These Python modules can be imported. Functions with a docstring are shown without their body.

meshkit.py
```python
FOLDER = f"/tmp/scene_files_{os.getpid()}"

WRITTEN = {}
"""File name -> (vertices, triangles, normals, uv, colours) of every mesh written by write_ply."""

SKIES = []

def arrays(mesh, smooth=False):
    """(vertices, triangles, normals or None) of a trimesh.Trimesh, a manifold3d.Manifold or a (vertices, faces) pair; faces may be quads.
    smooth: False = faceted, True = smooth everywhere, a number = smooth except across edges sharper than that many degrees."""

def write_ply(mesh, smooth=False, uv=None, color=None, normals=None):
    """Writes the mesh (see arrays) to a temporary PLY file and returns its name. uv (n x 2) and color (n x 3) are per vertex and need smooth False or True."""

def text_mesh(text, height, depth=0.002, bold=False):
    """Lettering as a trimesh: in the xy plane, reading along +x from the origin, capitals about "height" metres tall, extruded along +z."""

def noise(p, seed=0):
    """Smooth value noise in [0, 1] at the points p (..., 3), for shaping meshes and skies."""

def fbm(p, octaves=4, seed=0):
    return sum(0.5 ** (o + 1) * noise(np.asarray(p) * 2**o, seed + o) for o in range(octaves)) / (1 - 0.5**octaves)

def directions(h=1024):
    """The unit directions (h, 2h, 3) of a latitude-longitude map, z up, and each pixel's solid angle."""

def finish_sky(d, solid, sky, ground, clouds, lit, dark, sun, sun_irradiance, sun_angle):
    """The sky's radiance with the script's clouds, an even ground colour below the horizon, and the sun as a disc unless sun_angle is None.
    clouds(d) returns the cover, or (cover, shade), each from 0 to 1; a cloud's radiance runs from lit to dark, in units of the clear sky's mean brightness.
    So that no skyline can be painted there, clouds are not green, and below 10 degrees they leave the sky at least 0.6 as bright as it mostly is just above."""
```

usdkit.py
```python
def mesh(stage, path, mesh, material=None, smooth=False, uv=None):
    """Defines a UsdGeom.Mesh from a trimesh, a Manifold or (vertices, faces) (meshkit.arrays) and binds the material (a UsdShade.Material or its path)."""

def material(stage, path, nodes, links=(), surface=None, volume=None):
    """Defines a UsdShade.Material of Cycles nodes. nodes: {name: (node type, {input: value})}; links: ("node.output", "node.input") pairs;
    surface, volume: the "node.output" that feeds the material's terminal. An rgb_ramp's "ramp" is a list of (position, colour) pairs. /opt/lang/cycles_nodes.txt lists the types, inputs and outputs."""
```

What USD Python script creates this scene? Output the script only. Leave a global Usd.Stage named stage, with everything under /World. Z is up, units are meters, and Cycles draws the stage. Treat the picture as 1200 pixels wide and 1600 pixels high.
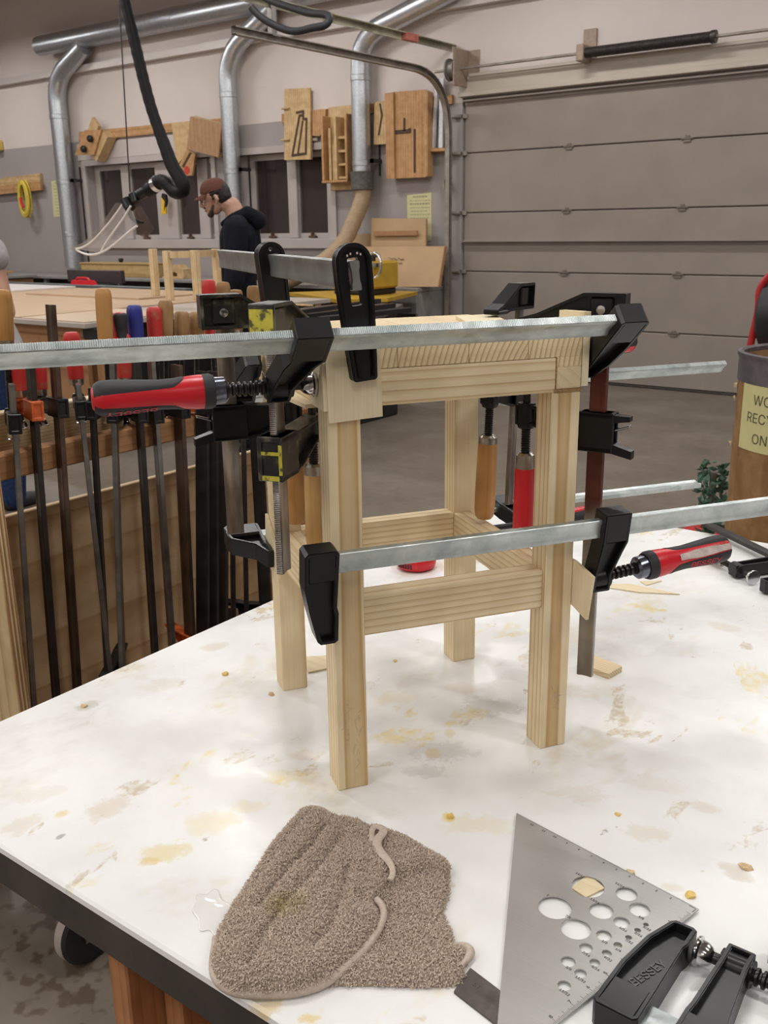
import math, random
import numpy as np, trimesh, usdkit, meshkit
from shapely.geometry import Polygon, Point, box as sbox, LineString
from shapely import affinity
from shapely.ops import unary_union
from pxr import Usd, UsdGeom, UsdLux, UsdShade, Gf, Sdf

stage = Usd.Stage.CreateInMemory()
UsdGeom.SetStageUpAxis(stage, 'Z'); UsdGeom.SetStageMetersPerUnit(stage, 1.0)
UsdGeom.Xform.Define(stage, '/World'); UsdGeom.Scope.Define(stage, '/World/Looks')
random.seed(7); rng = np.random.default_rng(7)

# ---------------------------------------------------------------- camera
TABLE_Z = 0.86                                   # height of the white bench top
F_PX = 1500.3
R = np.array([[0.8017734948683879, 0.5974699705440607, -0.013743988671789659],
              [-0.15870070105694056, 0.2350272937682785, 0.958945388782904],
              [-0.5761712856525972, 0.7666758151148623, -0.283257557899864]])   # right, up, forward
EYE = np.array([0.0, 0.0, TABLE_Z + 0.66006])
cam = UsdGeom.Camera.Define(stage, '/World/camera')
m = np.eye(4); m[0, :3] = R[0]; m[1, :3] = R[1]; m[2, :3] = -R[2]; m[3, :3] = EYE
UsdGeom.Xformable(cam).AddTransformOp().Set(Gf.Matrix4d(*m.ravel().tolist()))
cam.CreateFocalLengthAttr(4.1); cam.CreateHorizontalApertureAttr(4.1 * 1200 / F_PX)
cam.CreateVerticalApertureAttr(4.1 * 1600 / F_PX)
cam.CreateFStopAttr(2.4); cam.CreateFocusDistanceAttr(1.15)
cam.CreateClippingRangeAttr((0.05, 200.0))
cam.CreateExposureAttr(0.97)

# ---------------------------------------------------------------- light: rows of ceiling fluorescents
CEIL = 4.75
LAMP_Z = 4.2
LAMPS = [(x, y) for y in (-4.7, -1.7, 1.3, 4.3, 7.2) for x in (-13.2, -10.2, -7.2, -4.2, -1.2, 1.8)]
LAMP_GAIN = 21.5
LAMP_COL = (1.0, 0.988, 0.968)

def lamp(path, x, y):
    l = UsdLux.RectLight.Define(stage, path)
    l.CreateWidthAttr(1.2); l.CreateHeightAttr(0.22); l.CreateIntensityAttr(LAMP_GAIN); l.CreateColorAttr(Gf.Vec3f(*LAMP_COL))
    l.AddTranslateOp().Set(Gf.Vec3d(x, y, LAMP_Z - 0.03))
    return l

# ---------------------------------------------------------------- helpers
_used = {}
def numbered(parent, name):
    k = (parent, name); n = _used.get(k, -1) + 1; _used[k] = n
    return f'{parent}/{name}' if n == 0 else f'{parent}/{name}_{n:03d}'

def tag(o, label=None, cat=None, group=None, kind=None):
    for k, v in (('label', label), ('category', cat), ('group', group), ('kind', kind)):
        if v: o.SetCustomDataByKey(k, v)
    return o

def thing(name, label, cat=None, M=None, group=None, kind=None):
    x = UsdGeom.Xform.Define(stage, numbered('/World', name))
    if M is not None:
        M = np.asarray(M, float)
        if M.shape == (3,): x.AddTranslateOp().Set(Gf.Vec3d(*M.tolist()))
        else: x.AddTransformOp().Set(Gf.Matrix4d(*M.T.ravel().tolist()))
    return tag(x.GetPrim(), label, cat, group, kind)

def frame(o, x, y, z=None):
    x = np.asarray(x, float); x = x / np.linalg.norm(x)
    y = np.asarray(y, float); y = y - x * (x @ y); y = y / np.linalg.norm(y)
    M = np.eye(4); M[:3, 0] = x; M[:3, 1] = y; M[:3, 2] = np.cross(x, y); M[:3, 3] = o
    return M

def part(parent, name, mesh, mat, smooth=35, label=None, kind=None):
    p = usdkit.mesh(stage, numbered(str(parent.GetPath()), name), mesh, mat, smooth=smooth).GetPrim()
    if label or kind: tag(p, label, None, None, kind)
    return p

def solo(name, mesh, mat, label=None, cat=None, group=None, kind=None, smooth=35):
    p = usdkit.mesh(stage, numbered('/World', name), mesh, mat, smooth=smooth).GetPrim()
    return tag(p, label, cat, group, kind)

def cat_(*ms):
    ms = [m for m in ms if m is not None]
    return trimesh.util.concatenate([trimesh.Trimesh(m.vertices, m.faces, process=False) for m in ms])

def ray(px, py):
    return np.array([(px - 600) / F_PX, (800 - py) / F_PX, 1.0]) @ R
def on(ax, v, px, py):
    d = ray(px, py); return EYE + d * ((v - EYE[ax]) / d[ax])
def onx(px, py, x): return on(0, x, px, py)
def ony(px, py, y): return on(1, y, px, py)
def onz(px, py, z): return on(2, z, px, py)

def bx(x0, x1, y0, y1, z0, z1, c=0.0):
    """box with chamfered edges"""
    x0, x1 = sorted((x0, x1)); y0, y1 = sorted((y0, y1)); z0, z1 = sorted((z0, z1))
    if c <= 0:
        b = trimesh.creation.box((x1 - x0, y1 - y0, z1 - z0)); b.apply_translation(((x0 + x1) / 2, (y0 + y1) / 2, (z0 + z1) / 2)); return b
    c = min(c, (x1 - x0) * .45, (y1 - y0) * .45, (z1 - z0) * .45)
    v = []
    for a, b, d in ((0, c, c), (c, 0, c), (c, c, 0)):
        for X in (x0 + a, x1 - a):
            for Y in (y0 + b, y1 - b):
                for Z in (z0 + d, z1 - d): v.append((X, Y, Z))
    return trimesh.convex.convex_hull(np.array(v))

def hullm(pts): return trimesh.convex.convex_hull(np.asarray(pts, float))

def ext(poly, h, z0=0.0, axis='z'):
    """extrude a shapely polygon: axis z: poly=(x,y); axis y: poly=(x,z) with depth along +y from z0; axis x: poly=(y,z)"""
    polys = list(poly.geoms) if hasattr(poly, 'geoms') else [poly]
    ms = []
    for p in polys:
        if p.is_empty or p.area < 1e-9: continue
        ms.append(trimesh.creation.extrude_polygon(p, h))
    m = cat_(*ms); m.apply_translation((0, 0, z0))
    v = m.vertices.copy()
    if axis == 'y': m.vertices = np.c_[v[:, 0], v[:, 2], v[:, 1]]; m.invert()
    elif axis == 'x': m.vertices = np.c_[v[:, 2], v[:, 0], v[:, 1]]
    return m

def lathe(profile, axis='z', n=24, o=(0, 0, 0)):
    """profile: list of (r, h)"""
    m = trimesh.creation.revolve(np.array(profile, float), sections=n)
    v = m.vertices.copy()
    if axis == 'x': m.vertices = np.c_[v[:, 2], v[:, 0], v[:, 1]]
    elif axis == 'y': m.vertices = np.c_[v[:, 1], v[:, 2], v[:, 0]]
    m.apply_translation(o); return m

def tube(pts, r, n=12, cap=True):
    """sweep a circle along a polyline with parallel transport; r scalar or per-point"""
    P = np.asarray(pts, float); K = len(P); r = np.broadcast_to(r, (K,))
    T = np.gradient(P, axis=0); T /= np.linalg.norm(T, axis=1, keepdims=True) + 1e-12
    a = np.cross(T[0], (0, 0, 1.0) if abs(T[0][2]) < .9 else (1.0, 0, 0)); a /= np.linalg.norm(a)
    V = []
    ang = np.arange(n) * 2 * np.pi / n
    for k in range(K):
        a = a - T[k] * (a @ T[k]); a /= np.linalg.norm(a); b = np.cross(T[k], a)
        V.append(P[k] + r[k] * (np.cos(ang)[:, None] * a + np.sin(ang)[:, None] * b))
    V = np.vstack(V); F = []
    for k in range(K - 1):
        for i in range(n):
            j = (i + 1) % n
            F += [(k * n + i, k * n + j, (k + 1) * n + j), (k * n + i, (k + 1) * n + j, (k + 1) * n + i)]
    if cap:
        c0, c1 = len(V), len(V) + 1; V = np.vstack([V, P[0], P[-1]])
        for i in range(n):
            j = (i + 1) % n; F += [(c0, j, i), (c1, (K - 1) * n + i, (K - 1) * n + j)]
    return trimesh.Trimesh(V, F, process=False)

def spline(pts, n=40):
    from scipy.interpolate import CubicSpline
    P = np.asarray(pts, float); d = np.r_[0, np.cumsum(np.linalg.norm(np.diff(P, axis=0), axis=1))]
    return CubicSpline(d, P)(np.linspace(0, d[-1], n))

def beam(a, b, w, h, up=(0, 0, 1), c=0.0):
    """box from a to b, w across, h along up"""
    a = np.asarray(a, float); b = np.asarray(b, float); L = np.linalg.norm(b - a)
    m = bx(0, L, -w / 2, w / 2, -h / 2, h / 2, c)
    x = (b - a) / L; z = np.asarray(up, float); z = z - x * (x @ z); z /= np.linalg.norm(z)
    M = np.eye(4); M[:3, 0] = x; M[:3, 1] = np.cross(z, x); M[:3, 2] = z; M[:3, 3] = a
    m.apply_transform(M); return m

# ---------------------------------------------------------------- materials
_mats = {}
def mat(name, nodes, links, surface='p.BSDF'):
    if name not in _mats: _mats[name] = usdkit.material(stage, f'/World/Looks/{name}', nodes, links, surface=surface)
    return _mats[name]

def plain(name, col, rough=.5, metal=0.0, var=.12, scale=30., bump=0.0, bscale=200., spec=.5, coat=0.0, bevel=0.0):
    """a painted / plastic / metal surface with a little mottling and relief"""
    if name in _mats: return _mats[name]
    d = tuple(c * (1 - var) for c in col); l = tuple(min(1, c * (1 + var)) for c in col)
    nodes = {'t': ('texture_coordinate', {}), 'n': ('noise_texture', {'scale': scale, 'detail': 4.0}),
             'r': ('rgb_ramp', {'ramp': [(.3, d), (.7, l)]}),
             'p': ('principled_bsdf', {'roughness': rough, 'metallic': metal, 'specular_ior_level': spec, 'coat_weight': coat, 'coat_roughness': .15})}
    links = [('t.object', 'n.vector'), ('n.fac', 'r.fac'), ('r.color', 'p.base_color')]
    if bump:
        nodes['n2'] = ('noise_texture', {'scale': bscale, 'detail': 3.0}); nodes['b'] = ('bump', {'strength': bump, 'distance': .001})
        links += [('t.object', 'n2.vector'), ('n2.fac', 'b.height'), ('b.normal', 'p.normal')]
    elif bevel:
        nodes['b'] = ('bevel', {'radius': bevel, 'samples': 4}); links += [('b.normal', 'p.normal')]
    return mat(name, nodes, links)

def wood(name, light, dark, axis='z', ring=0.0045, seed=0, rough=.55, off=None, dist=2.5, contrast=1.0, blotch=.12, fine=.5, rnd=1.0):
    """solid timber: growth rings round a pith parallel to the grain axis, plus fine fibre streaks and blotches"""
    if name in _mats: return _mats[name]
    r = random.Random(seed * 77 + 5)
    if off is None: off = [r.uniform(-.05, .05) + r.choice((-1, 1)) * .06 for _ in range(3)]
    st = {'x': (.06, 1, 1), 'y': (1, .06, 1), 'z': (1, 1, .06)}[axis]
    fs = {'x': (8, 500, 500), 'y': (500, 8, 500), 'z': (500, 500, 8)}[axis]
    mid = tuple(a * .5 + b * .5 for a, b in zip(light, dark))
    dk = tuple(l + (d - l) * contrast for l, d in zip(light, dark))
    nodes = {'t': ('texture_coordinate', {}), 'i': ('object_info', {}),
             'mo': ('vector_math', {'math_type': 'scale', 'vector1': (.11 * rnd, .17 * rnd, .13 * rnd)}),
             'ad': ('vector_math', {'math_type': 'add'}),
             'm': ('mapping', {'location': tuple(o * k for o, k in zip(off, st)), 'scale': st}),
             'w': ('wave_texture', {'wave_type': 'rings', 'rings_direction': axis, 'profile': 'saw', 'scale': 0.314 / ring, 'distortion': dist, 'detail': 2.0, 'detail_scale': .6}),
             'r': ('rgb_ramp', {'ramp': [(0, light), (.5, light), (.86, tuple(a * .45 + b * .55 for a, b in zip(light, dk))), (.95, dk), (1, light)]}),
             'm2': ('mapping', {'scale': fs}), 'n2': ('noise_texture', {'scale': 1.0, 'detail': 3.0}),
             'r2': ('rgb_ramp', {'ramp': [(.3, (1 - .18 * fine,) * 3), (.7, (1.0,) * 3)]}),
             'n3': ('noise_texture', {'scale': 14.0, 'detail': 3.0}), 'r3': ('rgb_ramp', {'ramp': [(.35, (1 - blotch, 1 - blotch * 1.2, 1 - blotch * 1.6)), (.65, (1, 1, 1))]}),
             'x': ('mix', {'mix_type': 'multiply', 'fac': 1.0} if False else {}), 'y': ('mix', {}),
             'p': ('principled_bsdf', {'roughness': rough, 'specular_ior_level': .35}),
             'b': ('bump', {'strength': .12, 'distance': .0006})}
    nodes['x'] = ('vector_math', {'math_type': 'multiply'}); nodes['y'] = ('vector_math', {'math_type': 'multiply'})
    links = [('i.random', 'mo.scale'), ('t.object', 'ad.vector1'), ('mo.vector', 'ad.vector2'), ('ad.vector', 'm.vector'), ('m.vector', 'w.vector'), ('w.fac', 'r.fac'),
             ('t.object', 'm2.vector'), ('m2.vector', 'n2.vector'), ('n2.fac', 'r2.fac'), ('ad.vector', 'n3.vector'), ('n3.fac', 'r3.fac'),
             ('r.color', 'x.vector1'), ('r2.color', 'x.vector2'), ('x.vector', 'y.vector1'), ('r3.color', 'y.vector2'), ('y.vector', 'p.base_color'),
             ('n2.fac', 'b.height'), ('b.normal', 'p.normal')]
    return mat(name, nodes, links)

PINE_L, PINE_D = (.86, .715, .475), (.62, .42, .20)
def pine(axis, seed=0, ring=.0042, **k): return wood(f'pine_{axis}_{seed}', PINE_L, PINE_D, axis, ring, seed, **k)
PLY_L, PLY_D = (.86, .74, .51), (.76, .60, .37)
def ply(seed=0, axis='z'): return wood(f'thin_plywood_{axis}_{seed}', PLY_L, PLY_D, axis, .012, seed + 40, contrast=.6, dist=4)
# ---------------------------------------------------------------- the room shell
WY = 8.9                                                     # the far wall
M_wall = mat('wall_paint', {
    'g': ('geometry', {}), 's': ('separate_xyz', {}), 'c': ('math', {'math_type': 'greater_than', 'value2': 2.73}),
    'n': ('noise_texture', {'scale': 1.3, 'detail': 5.0}), 'r': ('rgb_ramp', {'ramp': [(.3, (.93, .93, .93)), (.7, (1, 1, 1))]}),
    'm': ('mix', {'color1': (.365, .325, .315), 'color2': (.66, .585, .55)}), 'x': ('vector_math', {'math_type': 'multiply'}),
    'p': ('principled_bsdf', {'roughness': .75, 'specular_ior_level': .25})},
    [('g.position', 's.vector'), ('s.z', 'c.value1'), ('c.value', 'm.fac'), ('g.position', 'n.vector'), ('n.fac', 'r.fac'), ('m.color', 'x.vector1'), ('r.color', 'x.vector2'), ('x.vector', 'p.base_color')])
M_floor = mat('floor_concrete', {
    'g': ('geometry', {}), 'n': ('noise_texture', {'scale': 2.2, 'detail': 8.0, 'roughness': .65}), 'r': ('rgb_ramp', {'ramp': [(.3, (.132, .106, .084)), (.5, (.168, .138, .111)), (.72, (.215, .182, .150))]}),
    'v': ('noise_texture', {'scale': 17.0, 'detail': 2.0, 'roughness': .5}), 'r2': ('rgb_ramp', {'ramp': [(.43, (.58, .51, .45)), (.50, (1, 1, 1)), (.66, (1, 1, 1)), (.74, (1.12, 1.1, 1.08))]}),
    'x': ('vector_math', {'math_type': 'multiply'}), 'b': ('bump', {'strength': .2, 'distance': .002}),
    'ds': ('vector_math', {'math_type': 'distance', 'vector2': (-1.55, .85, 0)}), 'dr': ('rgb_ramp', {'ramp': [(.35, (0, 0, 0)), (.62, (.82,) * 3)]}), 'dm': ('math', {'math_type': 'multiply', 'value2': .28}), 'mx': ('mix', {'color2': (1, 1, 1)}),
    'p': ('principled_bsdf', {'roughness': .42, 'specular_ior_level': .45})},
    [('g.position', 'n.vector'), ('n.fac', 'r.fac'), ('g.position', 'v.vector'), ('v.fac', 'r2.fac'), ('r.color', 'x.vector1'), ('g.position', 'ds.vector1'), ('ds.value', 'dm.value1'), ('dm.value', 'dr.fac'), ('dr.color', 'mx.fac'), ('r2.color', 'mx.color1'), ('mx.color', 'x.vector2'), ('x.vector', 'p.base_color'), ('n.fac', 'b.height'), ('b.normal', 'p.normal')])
M_ceil = plain('ceiling_paint', (.40, .34, .295), .8, var=.05, scale=2)
M_side = plain('side_wall_paint', (.62, .57, .53), .75, var=.05, scale=2)
M_trimgrey = plain('window_frame_paint', (.45, .40, .38), .55, var=.06, scale=4)
M_door = plain('door_paint', (.285, .240, .208), .55, var=.06, scale=3.0, bump=.15, bscale=60)
M_cream = plain('header_paint', (.50, .44, .37), .6, var=.05, scale=3)
M_galv = mat('galvanized_steel', {
    't': ('texture_coordinate', {}), 'v': ('voronoi_texture', {'scale': 40.0}), 'r': ('rgb_ramp', {'ramp': [(0, (.46, .485, .52)), (1, (.60, .62, .65))]}),
    'p': ('principled_bsdf', {'metallic': .9, 'roughness': .34})}, [('t.object', 'v.vector'), ('v.distance', 'r.fac'), ('r.color', 'p.base_color')])
M_steel = plain('dull_steel', (.30, .28, .26), .42, .9, var=.2, scale=20)
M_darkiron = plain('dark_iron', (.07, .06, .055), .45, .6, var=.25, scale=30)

def struct(name, mesh, m, smooth=35): return solo(name, mesh, m, kind='structure', smooth=smooth)

struct('floor', bx(-18, 6, -6, WY + .2, -.1, 0), M_floor)
struct('ceiling', bx(-18, 6, -6, WY + .2, CEIL, CEIL + .1), M_ceil)
struct('wall_left', bx(-18.1, -18, -6, WY + .2, 0, CEIL), M_side)
struct('wall_right', bx(6, 6.1, -6, WY + .2, 0, CEIL), M_side)
struct('wall_front', bx(-18, 6, -6.1, -6, 0, CEIL), M_side)
DX0, DX1, DZ = -5.62, -.75, 2.77
W1 = (-11.78, -9.28, 1.42, 2.41); W2 = (-8.94, -7.36, 1.42, 2.395)
wp = sbox(-18, 0, 6, CEIL).difference(unary_union([sbox(DX0, -.1, DX1, DZ), sbox(W1[0], W1[2], W1[1], W1[3]), sbox(W2[0], W2[2], W2[1], W2[3])]))
struct('wall_back', ext(wp, .22, WY, 'y'), M_wall, False)

M_brownmetal = plain('brown_metal', (.14, .08, .05), .5, .5)
# windows
M_pane = mat('window_glass', {'tr': ('transparent_bsdf', {'color': (.8, .78, .78)}), 'g': ('glossy_bsdf', {'roughness': .03, 'color': (.9, .9, .9)}), 'f': ('fresnel', {'IOR': 1.5}), 'ge': ('geometry', {}), 'iv': ('math', {'math_type': 'subtract', 'value1': 1.0}), 'mu': ('math', {'math_type': 'multiply'}), 'x': ('mix_closure', {})},
             [('ge.backfacing', 'iv.value2'), ('f.fac', 'mu.value1'), ('iv.value', 'mu.value2'), ('mu.value', 'x.fac'), ('tr.BSDF', 'x.closure1'), ('g.BSDF', 'x.closure2')], surface='x.closure')
M_screen = plain('window_screen', (.105, .080, .076), .8, var=.15, scale=3)
def window(name, W, bars, label, screens):
    x0, x1, z0, z1 = W
    w = UsdGeom.Xform.Define(stage, '/World/' + name).GetPrim(); tag(w, label, None, None, 'structure')
    outer = sbox(x0 - .07, z0 - .02, x1 + .07, z1 + .07); inner = sbox(x0 + .005, z0, x1 - .005, z1 - .005)
    part(w, 'window_casing', ext(outer.difference(inner), .03, WY - .03, 'y'), M_trimgrey, False)
    part(w, 'window_sill', bx(x0 - .09, x1 + .09, WY - .06, WY + .02, z0 - .115, z0 - .001, .006), M_trimgrey)
    fr = sbox(x0 + .006, z0 + .001, x1 - .006, z1 - .006)
    hole = []
    for a, b in bars: hole.append(sbox(a, z0 + .06, b, z1 - .07))
    part(w, 'window_sash', ext(fr.difference(unary_union(hole)), .05, WY + .12, 'y'), M_trimgrey, False)
    for i, (a, b) in enumerate(bars):
        part(w, 'window_pane', bx(a - .004, b + .004, WY + .135, WY + .141, z0 + .055, z1 - .065), M_pane, False)
        part(w, 'window_screen', bx(a - .004, b + .004, WY + .165, WY + .169, z0 + .055, z1 - .065), M_screen, False)
        part(w, 'latch', cat_(bx((a + b) / 2 - .05, (a + b) / 2 + .05, WY + .06, WY + .12, z0 + .005, z0 + .03, .008), bx((a + b) / 2 - .01, (a + b) / 2 + .01, WY + .06, WY + .11, z0 + .03, z0 + .07, .004)), M_brownmetal, label='small brown window latch')
    for (a, b), (c, d) in zip(bars[:-1], bars[1:]):
        part(w, 'mullion', bx(b + .005, c - .005, WY + .075, WY + .119, z0 + .002, z1 - .01, .006), M_trimgrey)

def wx(px, py=310): return float(ony(px, py, WY + .14)[0])
window('window_1', W1, [(wx(161), wx(197)), (wx(209), wx(250)), (wx(282), wx(315)), (wx(332), wx(352))], 'grey framed window with four dark panes behind the hanging hose and the capped man', 0)
window('window_2', W2, [(wx(402), wx(455)), (wx(470), wx(513))], 'grey framed window with two dark panes right of the capped man', 0)

struct('trim_4', bx(-11.93, -9.02, WY - .022, WY - .001, 2.482, 2.70, .004), plain('window_header_paint', (.53, .475, .455), .6, var=.05, scale=4))
# roll-up door
d = UsdGeom.Xform.Define(stage, '/World/door_1').GetPrim(); tag(d, 'wide tan sectional roll-up garage door', None, None, 'structure')
zs = [0.02, .535, 1.071, 1.662, 2.246, 2.78]
for a, b in zip(zs[:-1], zs[1:]):
    part(d, 'door_panel', bx(DX0 + .01, DX1 - .01, WY + .03, WY + .08, a + .004, b - .004, .007), M_door)
part(d, 'bottom_seal', bx(DX0 + .01, DX1 - .01, WY + .02, WY + .09, 0, .02, .004), M_darkiron)
for z in (1.372, 2.735): part(d, 'stiffening_bar', cat_(bx(DX0 + .02, DX1 - .02, WY - .03, WY + .03, z, z + .012), bx(DX0 + .02, DX1 - .02, WY + .018, WY + .03, z - .03, z + .03)), M_door, False)
for z in zs[1:-1]:
    for x in (-4.43, -3.28, -2.13, -.98):
        part(d, 'hinge', cat_(bx(x - .035, x + .035, WY + .020, WY + .03, z - .030, z - .004, .003), bx(x - .055, x + .055, WY + .014, WY + .03, z - .004, z + .008, .003), bx(x - .02, x + .02, WY + .020, WY + .03, z + .008, z + .032, .003)), plain('door_hinge', (.21, .175, .15), .5, .4))
for z in [.05] + zs[1:-1] + [2.6]:
    part(d, 'roller_bracket', cat_(bx(DX0 - .02, DX0 + .05, WY - .0, WY + .03, z - .022, z + .022, .005), lathe([(0, -.05), (.018, -.05), (.018, .05), (0, .05)], 'x', 12, (DX0 - .05, WY - .03, z))), plain('roller_plate', (.30, .26, .225), .5, .2))
struct('trim_1', cat_(bx(DX0 - .02, DX1 + .1, WY - .035, WY - .001, DZ + .05, DZ + .19, .004), bx(DX0 - .02, DX1 + .1, WY - .06, WY - .001, DZ + .005, DZ + .05, .004)), M_cream)
struct('trim_2', cat_(bx(DX0 + .1, DX1 + .1, WY - .05, WY - .001, 2.955, 2.985, .004)), M_cream)
# strut rail along the top of the far wall
struct('trim_3', cat_(bx(-17.9, -3.2, WY - .10, WY - .002, 3.585, 3.60), bx(-17.9, -3.2, WY - .10, WY - .085, 3.60, 3.665), bx(-17.9, -3.2, WY - .03, WY - .002, 3.60, 3.69)), plain('strut_rail_paint', (.56, .51, .48), .45, .2, var=.03), False)

# ceiling fluorescents (above the frame): housings with lit tubes
M_white = plain('lamp_housing', (.8, .8, .78), .5)
M_tube = mat('lit_tube', {'p': ('principled_bsdf', {'base_color': (.9, .9, .9), 'emission_color': LAMP_COL, 'emission_strength': 3.0})}, [])
for k, (x, y) in enumerate(LAMPS):
    t = thing('ceiling_light', 'hanging twin tube fluorescent, ' + ['back row', 'row behind the camera', 'row over the bench', 'middle row', 'row by the far wall'][k // 6] + ', ' + ['leftmost', 'second from left', 'third from left', 'third from right', 'second from right', 'rightmost'][k % 6], 'light', (x, y, LAMP_Z), group='ceiling fluorescents')
    part(t, 'housing', cat_(hullm([(sx * a, sy * b, c) for sx in (-1, 1) for sy in (-1, 1) for a, b, c in ((.64, .13, .03), (.62, .06, .09))]), bx(-.5, -.49, -.005, .005, .09, CEIL - LAMP_Z), bx(.49, .5, -.005, .005, .09, CEIL - LAMP_Z)), M_white, False)
    for s in (-.06, .06): part(t, 'tube', lathe([(0, -.6), (.013, -.6), (.013, .6), (0, .6)], 'x', 10, (0, s, .012)), M_tube)
    lamp(str(t.GetPath()) + '/lamp', 0, 0).GetOrderedXformOps()[0].Set(Gf.Vec3d(0, 0, -.03))
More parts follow.
